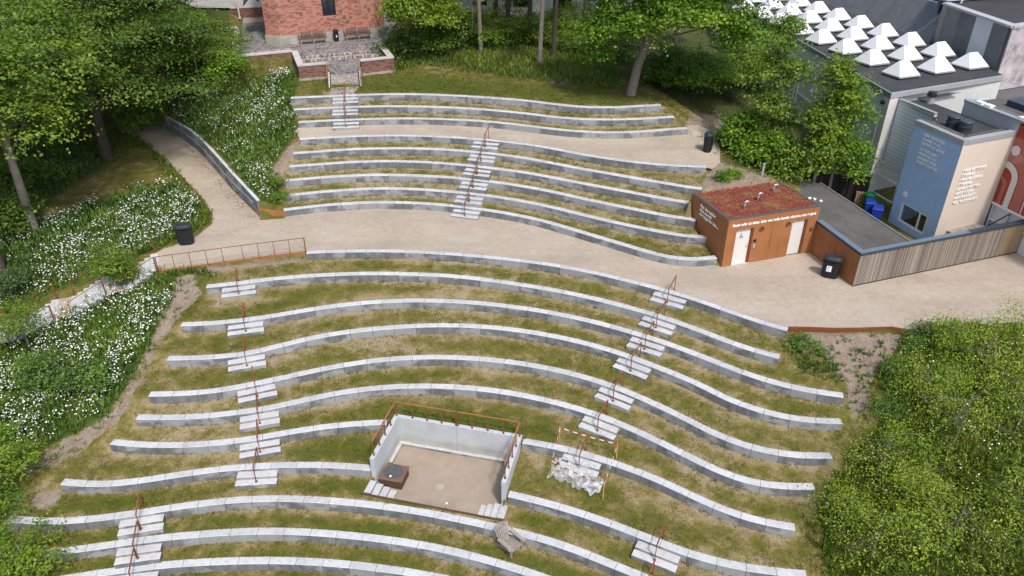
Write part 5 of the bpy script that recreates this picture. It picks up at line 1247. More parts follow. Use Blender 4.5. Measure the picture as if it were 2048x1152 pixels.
mb = MB(); mb.prism([(31.9,58.8),(46,63.2),(46,74),(37,74)], 0, TZ2+.9); mb.build('wall', M['copingdark'], upper, world=True)
mb = MB(); mb.bar((31.9,58.75,TZ2+1.0), (46,63.15,TZ2+1.0), .5, .22); mb.build('blue_trim', bpy.data.materials['pale_blue_trim'], upper, world=True)

# ------------------------------------------------------------------ yard: bins, pallets, dark fence
def wheelie(x, y, rz, mat, lab, hgt=1.05):
    t = thing('wheelie_bin', lab, 'bin', (x,y,0), rz, 'bins in the yard')
    mb = MB(); vs = []
    for z, w, d in ((0,.22,.25),(hgt-.06,.29,.33)): vs += [(-w,-d,z),(w,-d,z),(w,d,z),(-w,d,z)]
    mb.add(vs, [(3,2,1,0),(4,5,6,7),(0,1,5,4),(1,2,6,5),(2,3,7,6),(3,0,4,7)]); mb.build('body', mat, t)
    mb = MB(); mb.add([(-.31,-.36,hgt-.055),(.31,-.36,hgt-.055),(.31,.36,hgt-.055),(-.31,.36,hgt-.055),(-.27,-.30,hgt+.05),(.27,-.30,hgt+.05),(.27,.30,hgt+.07),(-.27,.30,hgt+.07)], [(3,2,1,0),(4,5,6,7),(0,1,5,4),(1,2,6,5),(2,3,7,6),(3,0,4,7)]); mb.build('lid', mat, t)
    for sx in (-1,1):
        mb = MB(); mb.tube([(sx*.2,.28,.1),(sx*.26,.28,.1)], .1, 10); mb.build('wheel', M['black'], t)
p1, p2 = P(1743,401,1.1), P(1757.5,413,1.1)
wheelie(p1.x, p1.y, R(-20), M['bluebin'], 'blue wheelie bin nearer the pallets in front of the wall')
wheelie(p2.x, p2.y, R(-25), M['bluebin'], 'blue wheelie bin nearer the blue house wall')
t = thing('rain_barrel', 'round green plastic barrel behind the two blue bins', 'barrel', (p1.x+.15, p1.y+.55, 0))
mb = MB(); mb.lathe([(.30,0),(.36,.3),(.37,.9),(.34,1.22)], (0,0,0), 18); mb.build('barrel', M['greenbin'], t)
mb = MB(); mb.lathe([(.37,0),(.37,.06),(.25,.13),(.08,.15)], (0,0,1.222), 18); mb.build('lid', M['greenbin'], t)
pp = P(1729,384,1.2)
t = thing('pallet', 'brown wooden pallets standing upright beside the blue bins', 'pallet', (pp.x, pp.y, 0), R(-18))
for i in range(7):
    mb = MB(); mb.bb(-.42+i*.125,-.42+i*.125+.09,-.07,-.05,0,1.2); mb.build('board', M['pallet'], t)
for z in (.08,.55,1.08):
    mb = MB(); mb.bb(-.45,.45,-.048,.05,z,z+.1); mb.build('bearer', M['pallet'], t)
t = thing('dark_fence', 'black board fence with pale top beam in the yard under the trees', 'fence', (20.6,43.4,0))
mb = MB(); mb.bar((22.0,42.9,.9), (18.7,43.3,.9), .06, 2.0); mb.build('boards', M['darkfence'], t, world=True)
mb = MB(); mb.bar((22.05,42.86,1.96), (20.2,43.08,1.90), .12, .10); mb.build('beam', M['wood_old'], t, world=True)
mb = MB(); mb.bar((17.6,50.5,.9), (19.4,46,.9), .05, 1.8)
tagged(mb, 'iron_fence', M['darkfence'], 'dark upright bar fence half hidden by the young maples', 'fence')
p_ = P(1524,352,2.5); mb = MB(); mb.tube([(p_.x,p_.y,gz(p_.x,p_.y)-.1),(p_.x,p_.y,gz(p_.x,p_.y)+.75)], .07, 10); mb.tube([(p_.x,p_.y,gz(p_.x,p_.y)+.72),(p_.x,p_.y,gz(p_.x,p_.y)+.78)], .08, 10)
tagged(mb, 'vent_post', M['alu'], 'short grey metal pipe standing in soil behind the rusty building', 'pipe')

# ------------------------------------------------------------------ church, its terrace and garden walls
CA = P(563,90,ZT).to_2d(); CB = P(753,72.5,ZT).to_2d(); cdv = (CB-CA).normalized(); cnv = Vector((cdv.y, -cdv.x))    # cnv towards camera
CLen = (CB-CA).length
C0 = CA-cdv*.95+(-cnv)*.75; C1 = CB+cdv*.95-cnv*.75
CA2 = Vector((-22.9,73.0)); CB2 = CA2+cdv*(CLen+1.9)
chu = thing('church', 'red brick church with granite plinth and leaded window above the cobbled terrace', 'church', (CA.x+3.5, CA.y+1.5, ZT))
body = [tuple(C0), tuple(CA), tuple(CB), tuple(C1), tuple(CB2), tuple(CA2)]
W0, W1, WZ0, WZ1 = 3.55, 4.62, 7.42, 10.6
mb = MB()
for s0, s1, z0, z1 in ((0,W0,6.2,15),(W1,CLen,6.2,15),(W0,W1,6.2,WZ0),(W0,W1,WZ1,15)): wallbox(mb, CA, cdv, s0, s1, z0, z1, -.45, 0)
mb.prism([tuple(C0), tuple(CA), tuple(CA-cnv*.45+cdv*.2), tuple(C0+cdv*.5-cnv*.3)], 6.2, 15); mb.prism([tuple(CB), tuple(C1), tuple(C1-cdv*.5-cnv*.3), tuple(CB-cnv*.45-cdv*.2)], 6.2, 15)
mb.prism([tuple(C0), tuple(C0+cdv*.45), tuple(CA2+cdv*.45), tuple(CA2)], 6.2, 15); mb.prism([tuple(C1), tuple(CB2), tuple(CB2-cdv*.45), tuple(C1-cdv*.45)], 6.2, 15)
mb.build('wall', M['brick'], chu, world=True)
def outset(poly, d):
    c = Vector((sum(p[0] for p in poly)/len(poly), sum(p[1] for p in poly)/len(poly))); return [tuple(c+(Vector(p)-c)*(1+d/(Vector(p)-c).length)) for p in poly]
mb = MB(); mb.prism(outset(body, .16), ZT-.3, 6.08); mb.prism(outset(body, .08), 6.082, 6.198); mb.build('plinth', M['plinth'], chu, world=True)
mb = MB(); mb.prism(outset(body, .5), 15.002, 15.3); mb.build('eaves', M['slate'], chu, world=True)
mb = MB(); top = Vector((-16.5,68.5)); ring = outset(body, .5); mb.add([(p[0],p[1],15.302) for p in ring]+[(top.x,top.y,21)], [(i,(i+1)%6,6) for i in range(6)]); mb.build('roof', M['slate'], chu, world=True)
fr = MB()
for a, b, z0, z1 in ((W0,W0+.10,WZ0,WZ1),(W1-.10,W1,WZ0,WZ1),(W0+.102,W1-.102,WZ0,WZ0+.1),(W0+.102,W1-.102,WZ1-.1,WZ1),(4.03,4.14,WZ0+.102,WZ1-.102)): wallbox(fr, CA, cdv, a, b, z0, z1, -.22, -.10)
wf = fr.build('window', M['black'], chu, world=True)
mb = MB(); wallbox(mb, CA, cdv, W0+.102, W1-.102, WZ0+.102, WZ1-.102, -.21, -.19); mb.build('pane', M['glass'], wf, world=True)
gl = MB()
for z in np.arange(WZ0+.42, WZ1-.1, .40):
    wallbox(gl, CA, cdv, W0+.104, 4.028, z, z+.07, -.18, -.15); wallbox(gl, CA, cdv, 4.142, W1-.104, z, z+.07, -.18, -.15)
for a in (3.82, 4.37): wallbox(gl, CA, cdv, a, a+.06, WZ0+.104, WZ1-.104, -.148, -.13)
gl.build('glazing_bars', M['alu'], wf, world=True)
mb = MB(); q0 = [pl(CA,cdv,W0+.02,-.12), pl(CA,cdv,W1-.02,-.12), pl(CA,cdv,W1+.02,.10), pl(CA,cdv,W0-.02,.10)]
mb.prism([tuple(q) for q in q0], 6.92, lambda p: 7.40 if (Vector(p)-CA).dot(cnv) < 0 else 6.98); mb.build('window_sill', M['brick'], wf, world=True)
mb = MB(); e0_ = CA2.lerp(C0, .50); e1_ = CA2.lerp(C0, .75)
out_ = Vector((-cdv.x, -cdv.y))
mb.add([(*(e0_),9.6),(*(e1_),9.6),(*(e1_+out_*1.5),8.1),(*(e0_+out_*1.5),8.1),(*(e0_),9.45),(*(e1_),9.45),(*(e1_+out_*1.5),7.95),(*(e0_+out_*1.5),7.95)], [(0,1,2,3),(7,6,5,4),(1,5,6,2),(2,6,7,3),(3,7,4,0)])
mb.build('porch_roof', M['slate'], chu, world=True)
# cobbled terrace, landing, steps (setting)
def cobble(name, c1, c2):
    t = NT(name); p = t.pos(); v_ = t.n('ShaderNodeTexVoronoi'); t.l(t.mapped(p,(1,1,0)), v_.inputs['Vector']); v_.inputs['Scale'].default_value = 6.5
    sp = t.n('ShaderNodeSeparateXYZ'); t.l(v_.outputs['Color'], sp.inputs[0])
    c = t.ramp(sp.outputs[0], [(0,c1),(1,c2)]); c = t.mix(t.mr(v_.outputs['Distance'], .38,.6,0,.8), c, (.07,.065,.06)); c = t.mix(t.mr(t.noise(p,.9,4),.45,.7,0,.4), c, c2)
    t.bump(v_.outputs['Distance'], -.5, .02); return t.fin(c, .9, .2)
M['cobble'] = cobble('grey_cobbles', (.18,.17,.172), (.36,.335,.325)); M['cobble_warm'] = cobble('warm_cobbles', (.36,.30,.265), (.52,.45,.41)); 
E1a, E1b = Vector((-16.08,57.45)), Vector((-10.2,59.6)); ev = (E1b-E1a).normalized(); en = Vector((ev.y,-ev.x))
mb = MB(); mb.prism([tuple(TA+Vector((.2,.2))), tuple(TB+Vector((.0,.2))), tuple(E1a), tuple(E1b), tuple(TG+Vector((-.1,0))), (-9.2,66), (-13,78), (-25.4,74.5)], ZT-.5, ZT); structure(mb, 'terrace_paving', M['cobble'])
mb = MB(); mb.prism([tuple(E1a+en*.01), tuple(E1b+en*.01), tuple(E1b+en*.55), tuple(E1a+en*.55)], ZT-.6, ZT-.155); structure(mb, 'terrace_step', M['cobble_warm'])
mb = MB(); mb.prism([tuple(E1a+en*.015), tuple(E1b+en*.015), tuple(E1b-en*.22), tuple(E1a-en*.22)], ZT-.1, ZT+.004); structure(mb, 'terrace_kerb', M['cobble_warm'])
mb = MB(); mb.prism([tuple(E1a+en*.56), tuple(E1b+en*.56), tuple(TF+Vector((-.1,.2))), tuple(TE+Vector((0,.15))), (-11.15,54.62), (-13.07,54.28), tuple(TDD+Vector((0,.15))), tuple(TC+Vector((.1,.2)))], 4.3, ZL); structure(mb, 'landing', M['cobble'])
mb = MB(); mb.prism([tuple(TA+Vector((.6,.55))), tuple(TB+Vector((-.1,.5))), tuple(TB+Vector((-.7,2.0))), tuple(TA+Vector((.1,2.0)))], ZT, ZT+.005); structure(mb, 'paving_strip', M['cobble_warm'])
mb = MB(); mb.prism([(-24.6,71.6),(-22.7,72.2),(-22.3,70.4),(-24.0,69.6)], ZT, ZT+.005); structure(mb, 'paving_strip', simple('sandy_strip',(.36,.29,.22),.95,.2,2,20,coord='pos'))
def gwall(pts, name, label, z0=4.2, zc=ZC, th=.36):
    t = thing(name, label, 'wall', (*pts[0], z0))
    for a, b in zip(pts[:-1], pts[1:]):
        d = (b-a).normalized(); n_ = Vector((-d.y, d.x)); L = (b-a).length
        mb = MB(); mb.prism([tuple(a-d*.0), tuple(b), tuple(b+n_*th), tuple(a+n_*th)], z0, zc-.1); mb.build('wall', M['brickdark'], t, world=True)
        mb = MB(); mb.prism([tuple(a-n_*.05-d*.04), tuple(b-n_*.05+d*.04), tuple(b+n_*(th+.05)+d*.04), tuple(a+n_*(th+.05)-d*.04)], zc-.098, zc+rnd(0,.004)); mb.build('cap', M['cap'], t, world=True)
        mb = MB(); mb.prism([tuple(a-n_*.06+d*.01), tuple(b-n_*.06-d*.01), tuple(b-n_*.003-d*.01), tuple(a-n_*.003+d*.01)], z0, 4.78); mb.build('footing', M['plinth'], t, world=True)
gwall([Vector((-23.6,66.0)), TA, TB, TC, TDD], 'garden_wall', 'low brick garden wall with stone cap left of the church steps')
gwall([TE, TF, TG], 'garden_wall', 'low brick garden wall with stone cap right of the church steps')
gwall([Vector((-26.5,64.4)), Vector((-23.3,65.9))], 'garden_wall', 'short dark brick wall running into the trees left of terrace', 4.5, 5.9)
t = thing('garden_wall', 'dark brick wall at the far end of the church yard behind the flagpole', 'wall', (-24,72.3,ZT))
bw0, bw1 = Vector((-25.7,71.8)), Vector((-22.7,72.6))
mb = MB(); mb.prism([tuple(bw0), tuple(bw1), tuple(bw1+Vector((-.1,.36))), tuple(bw0+Vector((-.1,.36)))], ZT-.4, 6.32); mb.build('wall', M['brickdark'], t, world=True)
mb = MB(); mb.prism([tuple(bw0+Vector((0,-.05))), tuple(bw1+Vector((0,-.05))), tuple(bw1+Vector((-.1,.42))), tuple(bw0+Vector((-.1,.42)))], 6.322, 6.42); mb.build('cap', M['cap'], t, world=True)
v, f = sheet([(-29,72.4),(-25.9,72.3),(-22.9,73.0),(-20,82),(-22,108),(-44,108),(-35.5,80)], 6.30, 4); mb = MB(); mb.add(v, f); structure(mb, 'upper_square', simple('pale_square',(.36,.345,.315),.95,.2,.6,8,coord='pos'))
p_ = P(480,38,ZT); t = thing('flagpole', 'white flagpole standing in the church yard corner', 'flagpole', (p_.x,p_.y,ZT))
mb = MB(); mb.tube([(0,0,0),(0,0,11)], [.075,.04], 10); mb.build('pole', M['white'], t); mb = MB(); mb.lathe([(.16,0),(.16,.1),(.1,.2)], n=12); mb.build('base', M['greymetal'], t)
p_ = Vector((-24.3,75.6,6.3)); mb = MB(); mb.box((p_.x,p_.y,7.1), (.14,.14,1.6)); mb.box((p_.x,p_.y,7.93), (.2,.2,.06)); tagged(mb, 'post', M['blackmetal'], 'dark post on the pale square behind the yard wall', 'post')
mb = MB(); mb.box((-23.3,76.2,7.0), (.35,.2,1.5)); mb.box((-23.3,76.2,7.78), (.4,.25,.06)); tagged(mb, 'info_pillar', M['greymetal'], 'grey pillar on the pale square next to the church', 'pillar')
# church stair with two rusty side rails
ct = thing('church_stair', 'short flight of reddish stone steps between the garden walls', 'stairs', (-12,53.5,4.5))
s0 = Vector((-13.07,54.28)); s1 = Vector((-11.15,54.62)); sdv = Vector((.19,-.98))
for i in range(5):
    z = ZL-.145*(i+1); mb = MB(); a, b = s0+sdv*(.38*i), s1+sdv*(.38*i); mb.prism([tuple(a+sdv*.005), tuple(b+sdv*.005), tuple(b+sdv*.38), tuple(a+sdv*.38)], 4.1, z); mb.build('tread', M['cobble_warm'], ct, world=True)
    mb = MB(); mb.prism([tuple(a+sdv*.383), tuple(b+sdv*.383), tuple(b+sdv*.40), tuple(a+sdv*.40)], 4.1, z-.02); mb.build('riser', M['plinth'], ct, world=True)
r9 = rows[9]; bk = r9.c+r9.n*(BW-.02)
ap = [tuple(s0+sdv*1.9), tuple(s1+sdv*1.9)]+[tuple(p) for p in bk[(bk[:,0] > -12.75) & (bk[:,0] < -10.75)][::-3]]
mb = MB(); mb.prism(ap, 4.0, 4.595); structure(mb, 'paving_strip', M['cobble_warm'])
for sgn, q in ((-1,s0),(1,s1)):
    off = (s1-s0).normalized()*sgn*.06
    mb = MB(); a = q+off; mb.prism([tuple(a), tuple(a+off*2.2), tuple(a+off*2.2+sdv*2.0), tuple(a+sdv*2.0)], 4.1, lambda p: ZL+.03 if (Vector(p)-s0).dot(sdv) < 1 else 4.55); mb.build('cheek', M['cap'], ct, world=True)
    t = thing('handrail', 'rusty handrail on the %s of the church steps' % ('left' if sgn < 0 else 'right'), 'handrail', (q.x, q.y, 4.5), 0, 'handrails of the church steps')
    a = q+off*2.6; b = a+sdv*2.2
    for (pt, z0, z1) in ((a,4.6,ZL+.95),(b,4.3,4.46+.92)):
        mb = MB(); mb.bar((*pt,z0),(*pt,z1), .055, .03); mb.build('post', M['rust'], t, world=True)
    mb = MB(); mb.bar((*(a-sdv*.05),ZL+.95), (*(b+sdv*.05),4.46+.92), .06, .06); mb.build('rail', M['corten'], t, world=True)
    for q_ in (.25,.5,.75):
        pt = a.lerp(b, q_); mb = MB(); mb.bar((*pt,4.4),(*pt,ZL+.93-q_*.74), .03, .02); mb.build('baluster', M['rust'], t, world=True)
# terrace benches and bin
def wood_bench():
    t = thing('park_bench', 'x', 'bench')
    mb = MB()
    for i in range(4): mb.bb(-1.1,1.1,-.42+i*.105,-.33+i*.105,.42,.455)
    mb.build('seat', M['bench_wood'], t)
    mb = MB()
    for i in range(3): mb.box((0,.06+.03*i,.56+.115*i), (2.2,.03,.095), rot=Matrix.Rotation(-.25,3,'X'))
    mb.build('backrest', M['bench_wood'], t)
    for x in (-.98,0,.98):
        mb = MB(); mb.bar((x,-.38,0),(x,-.36,.42), .05, .05); mb.bar((x,0,0),(x,.12,.86), .05, .05); mb.bar((x,-.38,.40),(x,.03,.40), .05, .04); mb.build('leg', M['greymetal'], t)
    return t
bn = wood_bench(); rz = math.atan2(cdv.y, cdv.x)
q = pl(CA,cdv,2.45,.34); bn.location = (q.x,q.y,ZT); bn.rotation_euler = (0,0,rz); bn['label'] = 'brown wooden bench by the church wall, left of the bin'; bn['group'] = 'benches on the church terrace'
q = pl(CA,cdv,6.1,.34); dup(bn, (q.x,q.y,ZT), rz, 'brown wooden bench by the church wall, right of the bin', 'benches on the church terrace')
q = pl(CA,cdv,4.32,.42); t = thing('litter_bin', 'small black litter bin between the two church benches', 'bin', (q.x,q.y,ZT), rz)
mb = MB(); mb.lathe([(.17,0),(.20,.05),(.21,.72)], n=16); mb.build('body', M['black'], t); mb = MB(); mb.lathe([(.23,0),(.23,.05),(.21,.16),(.12,.20)], (0,0,.722), 16); mb.build('lid', M['blackmetal'], t)
mb = MB(); mb.bb(-.05,.05,-.225,-.205,.36,.48); mb.build('bin_mark', M['whitemark'], t)
# pale building behind the trees
wb_ = thing('pale_building', 'white rendered building glimpsed behind the tree trunks', 'building', (6,78,5))
mb = MB(); mb.prism([(-6,76),(12,72),(14,80),(-4,85)], 3, 11); mb.build('wall', M['whitewall'], wb_, world=True)
mb = MB(); mb.prism([(-6.3,75.7),(12.3,71.7),(14.3,80.3),(-4.3,85.3)], 11.002, 11.4); mb.build('roof', M['felt'], wb_, world=True)
for i in range(4):
    a = Vector((-6,76)).lerp(Vector((12,72)), .12+.22*i); d_ = Vector((18,-4)).normalized(); mb = MB(); wallbox(mb, a, d_, 0, 1.5, 6, 7.6, -.1, .02); mb.build('window', M['glass'], wb_, world=True)
# lamp posts
for px, py, z, h, lab in ((946,95,4.9,4.6,'slim grey lamp post beside a pale trunk on the lawn edge'),(404,186,3.0,4.2,'slim grey lamp post half hidden by trees above the retaining wall')):
    p_ = P(px, py, z); zg = gz(p_.x, p_.y); t = thing('lamp_post', lab, 'lamp post', (p_.x,p_.y,zg), 0, 'lamp posts')
    mb = MB(); mb.tube([(0,0,-.2),(0,0,h)], [.06,.04], 8); mb.build('pole', M['greymetal'], t)
    mb = MB(); mb.tube([(0,0,h),(.05,-.1,h+.15),(.3,-.35,h+.22)], .03, 6); mb.build('arm', M['greymetal'], t)
    mb = MB(); mb.lathe([(.05,.1),(.2,.02),(.2,-.02),(.1,-.05)], (.32,-.38,h+.2), 12); mb.build('lamp_head', M['coping'], t)
# ------------------------------------------------------------------ trees and shrubs
def quad_leaves(C, Nn, size, tint, aspect=.62, rng=RNG):
    """one folded four-cornered leaf per centre"""
    n = len(C); Nn = Nn/np.linalg.norm(Nn, axis=1)[:,None]
    t = rng.normal(size=(n,3)); t -= Nn*np.sum(t*Nn, axis=1)[:,None]; t /= np.linalg.norm(t, axis=1)[:,None]
    b = np.cross(Nn, t); s = (size*rng.uniform(.65,1.35,n))[:,None]
    V = np.stack([C-t*s*.5, C+b*s*aspect*.5-Nn*s*.06, C+t*s*.5, C-b*s*aspect*.5-Nn*s*.06], 1).reshape(-1,3)
    return V, np.arange(n*4).reshape(-1,4), np.repeat(tint, 4)
def crown_cloud(blobs, clumps, per, leaf, cr, seed, flat=.45, hollow=.35, upb=.8, lowcut=-.55, spread=1.0):
    """leaf positions: sprays of leaves spread over the outside of several ellipsoids"""
    rng = np.random.default_rng(seed); bl = np.array(blobs, float)
    w = (bl[:,3]*bl[:,4]+bl[:,4]*bl[:,5]+bl[:,3]*bl[:,5]); k = rng.choice(len(bl), clumps, p=w/w.sum()); b = bl[k]
    d = rng.normal(size=(clumps,3)); d /= np.linalg.norm(d, axis=1)[:,None]
    low = d[:,2] < lowcut; d[low,2] *= -1
    r = 1-np.abs(rng.normal(0, hollow, clumps)); r = np.clip(r, .15, 1.08)
    cc = b[:,:3]+d*b[:,3:6]*r[:,None]
    inside = np.zeros(clumps)                                       # drop sprays buried deep in a neighbouring blob
    for q in bl:
        m = np.sum(((cc-q[:3])/q[3:6])**2, axis=1); inside = np.maximum(inside, m < .30)
    keep = inside < .5; cc, d, b = cc[keep], d[keep], b[keep]
    n = len(cc); per_ = rng.integers(int(per*.5), int(per*1.5)+1, n); idx = np.repeat(np.arange(n), per_); N = len(idx)
    out = d[idx]; ax = np.stack([out[:,0], out[:,1], out[:,2]*.4-.12], 1)                   # the spray's axis points out and droops
    u = rng.normal(size=(N,3))*cr*rng.uniform(.6,1.3,n)[idx][:,None]; u[:,2] *= flat
    C = cc[idx]+u+ax*(rng.uniform(-.5,.9,N)*cr*spread)[:,None]
    Nn = out*.55+np.array([0,0,upb])+rng.normal(size=(N,3))*.42
    tint = np.clip(rng.normal(.5,.20,n)[idx]+rng.normal(0,.13,N), 0, 1)
    return C, Nn, np.full(N, leaf), tint
def crown_obj(name, parent, mat, *a, **k):
    asp = k.pop('aspect', .62)
    V, F, T = quad_leaves(*crown_cloud(*a, **k), aspect=asp, rng=np.random.default_rng(a[5]+1))
    return fast_mesh(name, V, F, 4, mat, {'tint': T}, parent)
def limb(mb, p, q, r0, r1, bend=.12, n=6):
    p, q = Vector(p), Vector(q); L = (q-p).length; o = Vector((rnd(-1,1), rnd(-1,1), rnd(.2,1)))*L*bend
    pts = [p.lerp(q, float(t))+o*math.sin(math.pi*float(t)) for t in np.linspace(0,1,6)]
    mb.tube(pts, [r0+(r1-r0)*t for t in np.linspace(0,1,6)], n)
def trunk_obj(parent, h, r, lean, blobs, mat, twigs=3, sub=2):
    mb = MB(); top = Vector((lean[0], lean[1], h))
    pts = [Vector((0,0,-.25)), Vector((0,0,.05)), Vector((lean[0]*.12,lean[1]*.12,h*.18))]+[Vector((lean[0]*t+rnd(-.06,.06)*h*.1, lean[1]*t+rnd(-.06,.06)*h*.1, h*t)) for t in (.4,.6,.8,1)]
    mb.tube(pts, [r*1.5,r*1.18,r,r*.86,r*.7,r*.5,r*.25], 9)
    for b in blobs:
        for _ in range(sub):
            t = rnd(.35,.9); st = Vector((lean[0]*t, lean[1]*t, h*t))
            e = Vector((b[0]+rnd(-.55,.55)*b[3], b[1]+rnd(-.55,.55)*b[4], b[2]+rnd(-.3,.5)*b[5]))
            if e.z < st.z-.8: st.z = max(h*.25, e.z-1)
            limb(mb, st, e, r*.27, r*.06, .10, 5)
            for _ in range(twigs):
                f = Vector(e)+Vector((rnd(-1,1)*b[3]*.5, rnd(-1,1)*b[4]*.5, rnd(-.3,.6)*b[5]*.5)); limb(mb, st.lerp(e, rnd(.5,.95)), f, r*.10, r*.03, .1, 4)
    return mb.build('trunk', mat, parent, smooth=True)
def tree(name, label, cat, base, h, r, blobs, mat, bark='bark', lean=(0,0), clumps=260, per=40, leaf=.26, cr=.55, seed=1, group=None, sub=2, twigs=3, **k):
    t = thing(name, label, cat, base, 0, group)
    trunk_obj(t, h, r, lean, blobs, M[bark], twigs, sub)
    crown_obj('crown', t, M[mat] if isinstance(mat, str) else mat, blobs, clumps, per, leaf, cr, seed, **k)
    return t
def at(px, py, z=None):
    if z is None: return on_ground(px, py)
    p = P(px, py, z); return Vector((p.x, p.y, gz(p.x, p.y)))
GW = 'trees of the wood at upper left'
def blobs_round(cx, cy, cz, R_, n, seed, squash=.8, br=.5):
    rg = random.Random(seed); out = [(cx, cy, cz, R_*.62, R_*.62, R_*.58*squash)]
    for i in range(n):
        a = 2*math.pi*i/n+rg.uniform(-.4,.4); zz = rg.uniform(-.55,.7); q = math.sqrt(max(.1, 1-zz*zz))*R_*.66
        s = R_*br*rg.uniform(.75,1.2); out.append((cx+q*math.cos(a), cy+q*math.sin(a), cz+zz*R_*squash, s, s, s*.62))
    return out
def layers(cx, cy, z0, z1, R_, n, seed):
    """tiered branches of a beech: flat wide sprays"""
    rg = random.Random(seed); out = []
    for i in range(n):
        a = i*2.4+rg.uniform(-.4,.4); f = i/(n-1); q = R_*(.85-.45*f)*rg.uniform(.5,1.0); s = R_*rg.uniform(.34,.5)
        out.append((cx+q*math.cos(a), cy+q*math.sin(a), z0+(z1-z0)*f, s, s, s*.26))
    return out
# --- wood at upper left
tree('maple_tree', 'tall maple with pale grey trunk at the left edge beside the daisy meadow', 'tree', at(72,466), 12.5, .24, blobs_round(.6,.6,9.3,4.9,9,3,.85), 'leaf_mid', lean=(.2,.2), clumps=620, per=60, leaf=.205, cr=.55, seed=3, group=GW)
tree('maple_tree', 'dark trunked maple at the left edge, below the pale trunked one', 'tree', at(6,545), 12, .22, blobs_round(-2.0,.5,10,4.2,7,5,.8), 'leaf_mid', 'barkdark', clumps=220, per=36, leaf=.30, cr=.6, seed=5, group=GW)
tree('beech_tree', 'spreading beech with layered dark branches overhanging the gravel path', 'tree', at(216,318), 13, .34, layers(1.2,-.2,5.4,12.5,7.6,17,8), 'leaf_dark', 'barkdark', lean=(.3,.2), clumps=1000, per=58, leaf=.19, cr=.75, seed=8, group=GW, flat=.22, upb=1.1, twigs=2)
b_ = at(330,215,1.6)
tree('beech_tree', 'beech with yellowish sprays reaching towards the lamp post above the retaining wall', 'tree', (-27.0,58.5,gz(-27.0,58.5)), 12, .28, layers(.2,-.6,4.6,11.5,5.4,16,11), 'leaf_mid', 'barkdark', clumps=860, per=54, leaf=.19, cr=.68, seed=11, group=GW, flat=.24, upb=1.1, twigs=2)
for i, (x, y, h, rr, m, lab) in enumerate([
    (-33.5,46,14,5.2,'leaf_mid','leafy maple behind the pale trunked maple at far left'),
    (-37.5,55,15,5.6,'leaf_dark','dark rounded tree deep in the wood at the left picture edge'),
    (-31.5,63,15,5.4,'leaf_dark','dark tree in the wood behind the spreading beech'),
    (-29.5,66,12,3.4,'leaf_mid','mid green tree next to the brick wall left of the church yard'),
    (-38,69,16,5.5,'leaf_mid','tall tree at the upper left corner of the picture'),
    (-34,76,14,3.6,'leaf_pale','pale green tree at the top edge left of the flagpole'),
    (-44,62,16,6,'leaf_dark','large dark tree at the far left behind all others'),
    (-41,82,17,6.5,'leaf_dark','dark tree at the top edge farthest into the wood')]):
    tree('leafy_tree', lab, 'tree', (x,y,gz(x,y)), h, .26, blobs_round(0,0,h*.62,rr,10,20+i,.95), m, 'barkdark', clumps=600, per=48, leaf=.23, cr=.60, seed=20+i, group=GW, hollow=.28)
for i, (px, py, rr, m, lab) in enumerate([
    (120,300,2.3,'leaf_dark','dark undergrowth shrub between pale maple trunk and beech trunk'),(40,400,2.2,'leaf_dark','dark undergrowth shrub left of the pale maple trunk'),
    (285,262,1.7,'leaf_mid','shrub hanging over the far end of the gravel path'),(395,165,2.2,'leaf_mid','leafy shrub at the foot of the slim lamp post'),
    (445,120,2.0,'leaf_mid','bright shrub growing against the left garden wall'),(330,175,2.4,'leaf_dark','dark shrub on the bank above the retaining wall end'),
    (180,225,2.6,'leaf_dark','dark shrub bordering the far path under the beech'),(452,158,1.2,'leaf_maple','small fresh green bush at the corner of the left garden wall'),(30,470,1.5,'leaf_dark','low dark bush under the wood edge at far left')]):
    p_ = at(px, py); tree('shrub', lab, 'shrub', p_, rr*1.1, .07, blobs_round(0,0,rr*.75,rr,7,60+i,.8), m, 'barkdark', clumps=150, per=36, leaf=.20, cr=.38, seed=60+i, group='shrubs in the left wood', twigs=1)
# --- behind the lawn and right of the church
GL = 'trees behind the top lawn'
p_ = at(832,128); tree('yellow_green_tree', 'yellow green tree right beside the church wall', 'tree', p_+Vector((.2,2.2,0)), 8.5, .16, blobs_round(.3,0,4.7,3.0,10,31,1.2), 'leaf_yellow', clumps=520, per=44, leaf=.24, cr=.45, seed=31, group=GL)
p_ = P(905,58,5.2); tree('blossom_shrub', 'shrub covered in white blossom at the top edge right of the church', 'shrub', (p_.x,p_.y,gz(p_.x,p_.y)), 6, .12, blobs_round(0,0,4.0,3.4,9,32,1.0), 'blossom', 'barkdark', clumps=300, per=40, leaf=.20, cr=.42, seed=32, group=GL)
for i, (px, py, h, rr, ln, lab) in enumerate([(962,106,13,2.2,(-.5,0),'slender pale trunk behind the lawn next to the lamp post'),(1079,131,13,2.6,(.5,.3),'slender trunk standing alone on the lawn, nearest the benches'),
     (1107,113,14,2.8,(.4,0),'dark slender trunk just right of the lone lawn trunk'),(1166,92,14,3.2,(.3,.2),'thicker dark trunk in the shade left of the big maple'),(1058,86,13,2.4,(.2,.2),'thin dark trunk in front of the white building'),(1016,74,12,2.2,(.1,0),'thin dark trunk half hidden by bushes behind the lawn')]):
    p_ = at(px, py); tree('slender_tree', lab, 'tree', p_, h, .17 if i < 3 else .2, blobs_round(ln[0],ln[1],h*.80,rr,7,40+i,1.0)+[(ln[0]*.6+rnd(-.8,.8),ln[1]*.6-.6,h*.52,1.1,1.1,.5)], 'leaf_yellow' if i in (1,2) else 'leaf_mid', 'bark' if i < 2 else 'barkdark', lean=ln, clumps=170, per=32, leaf=.22, cr=.45, seed=40+i, group=GL, twigs=1)
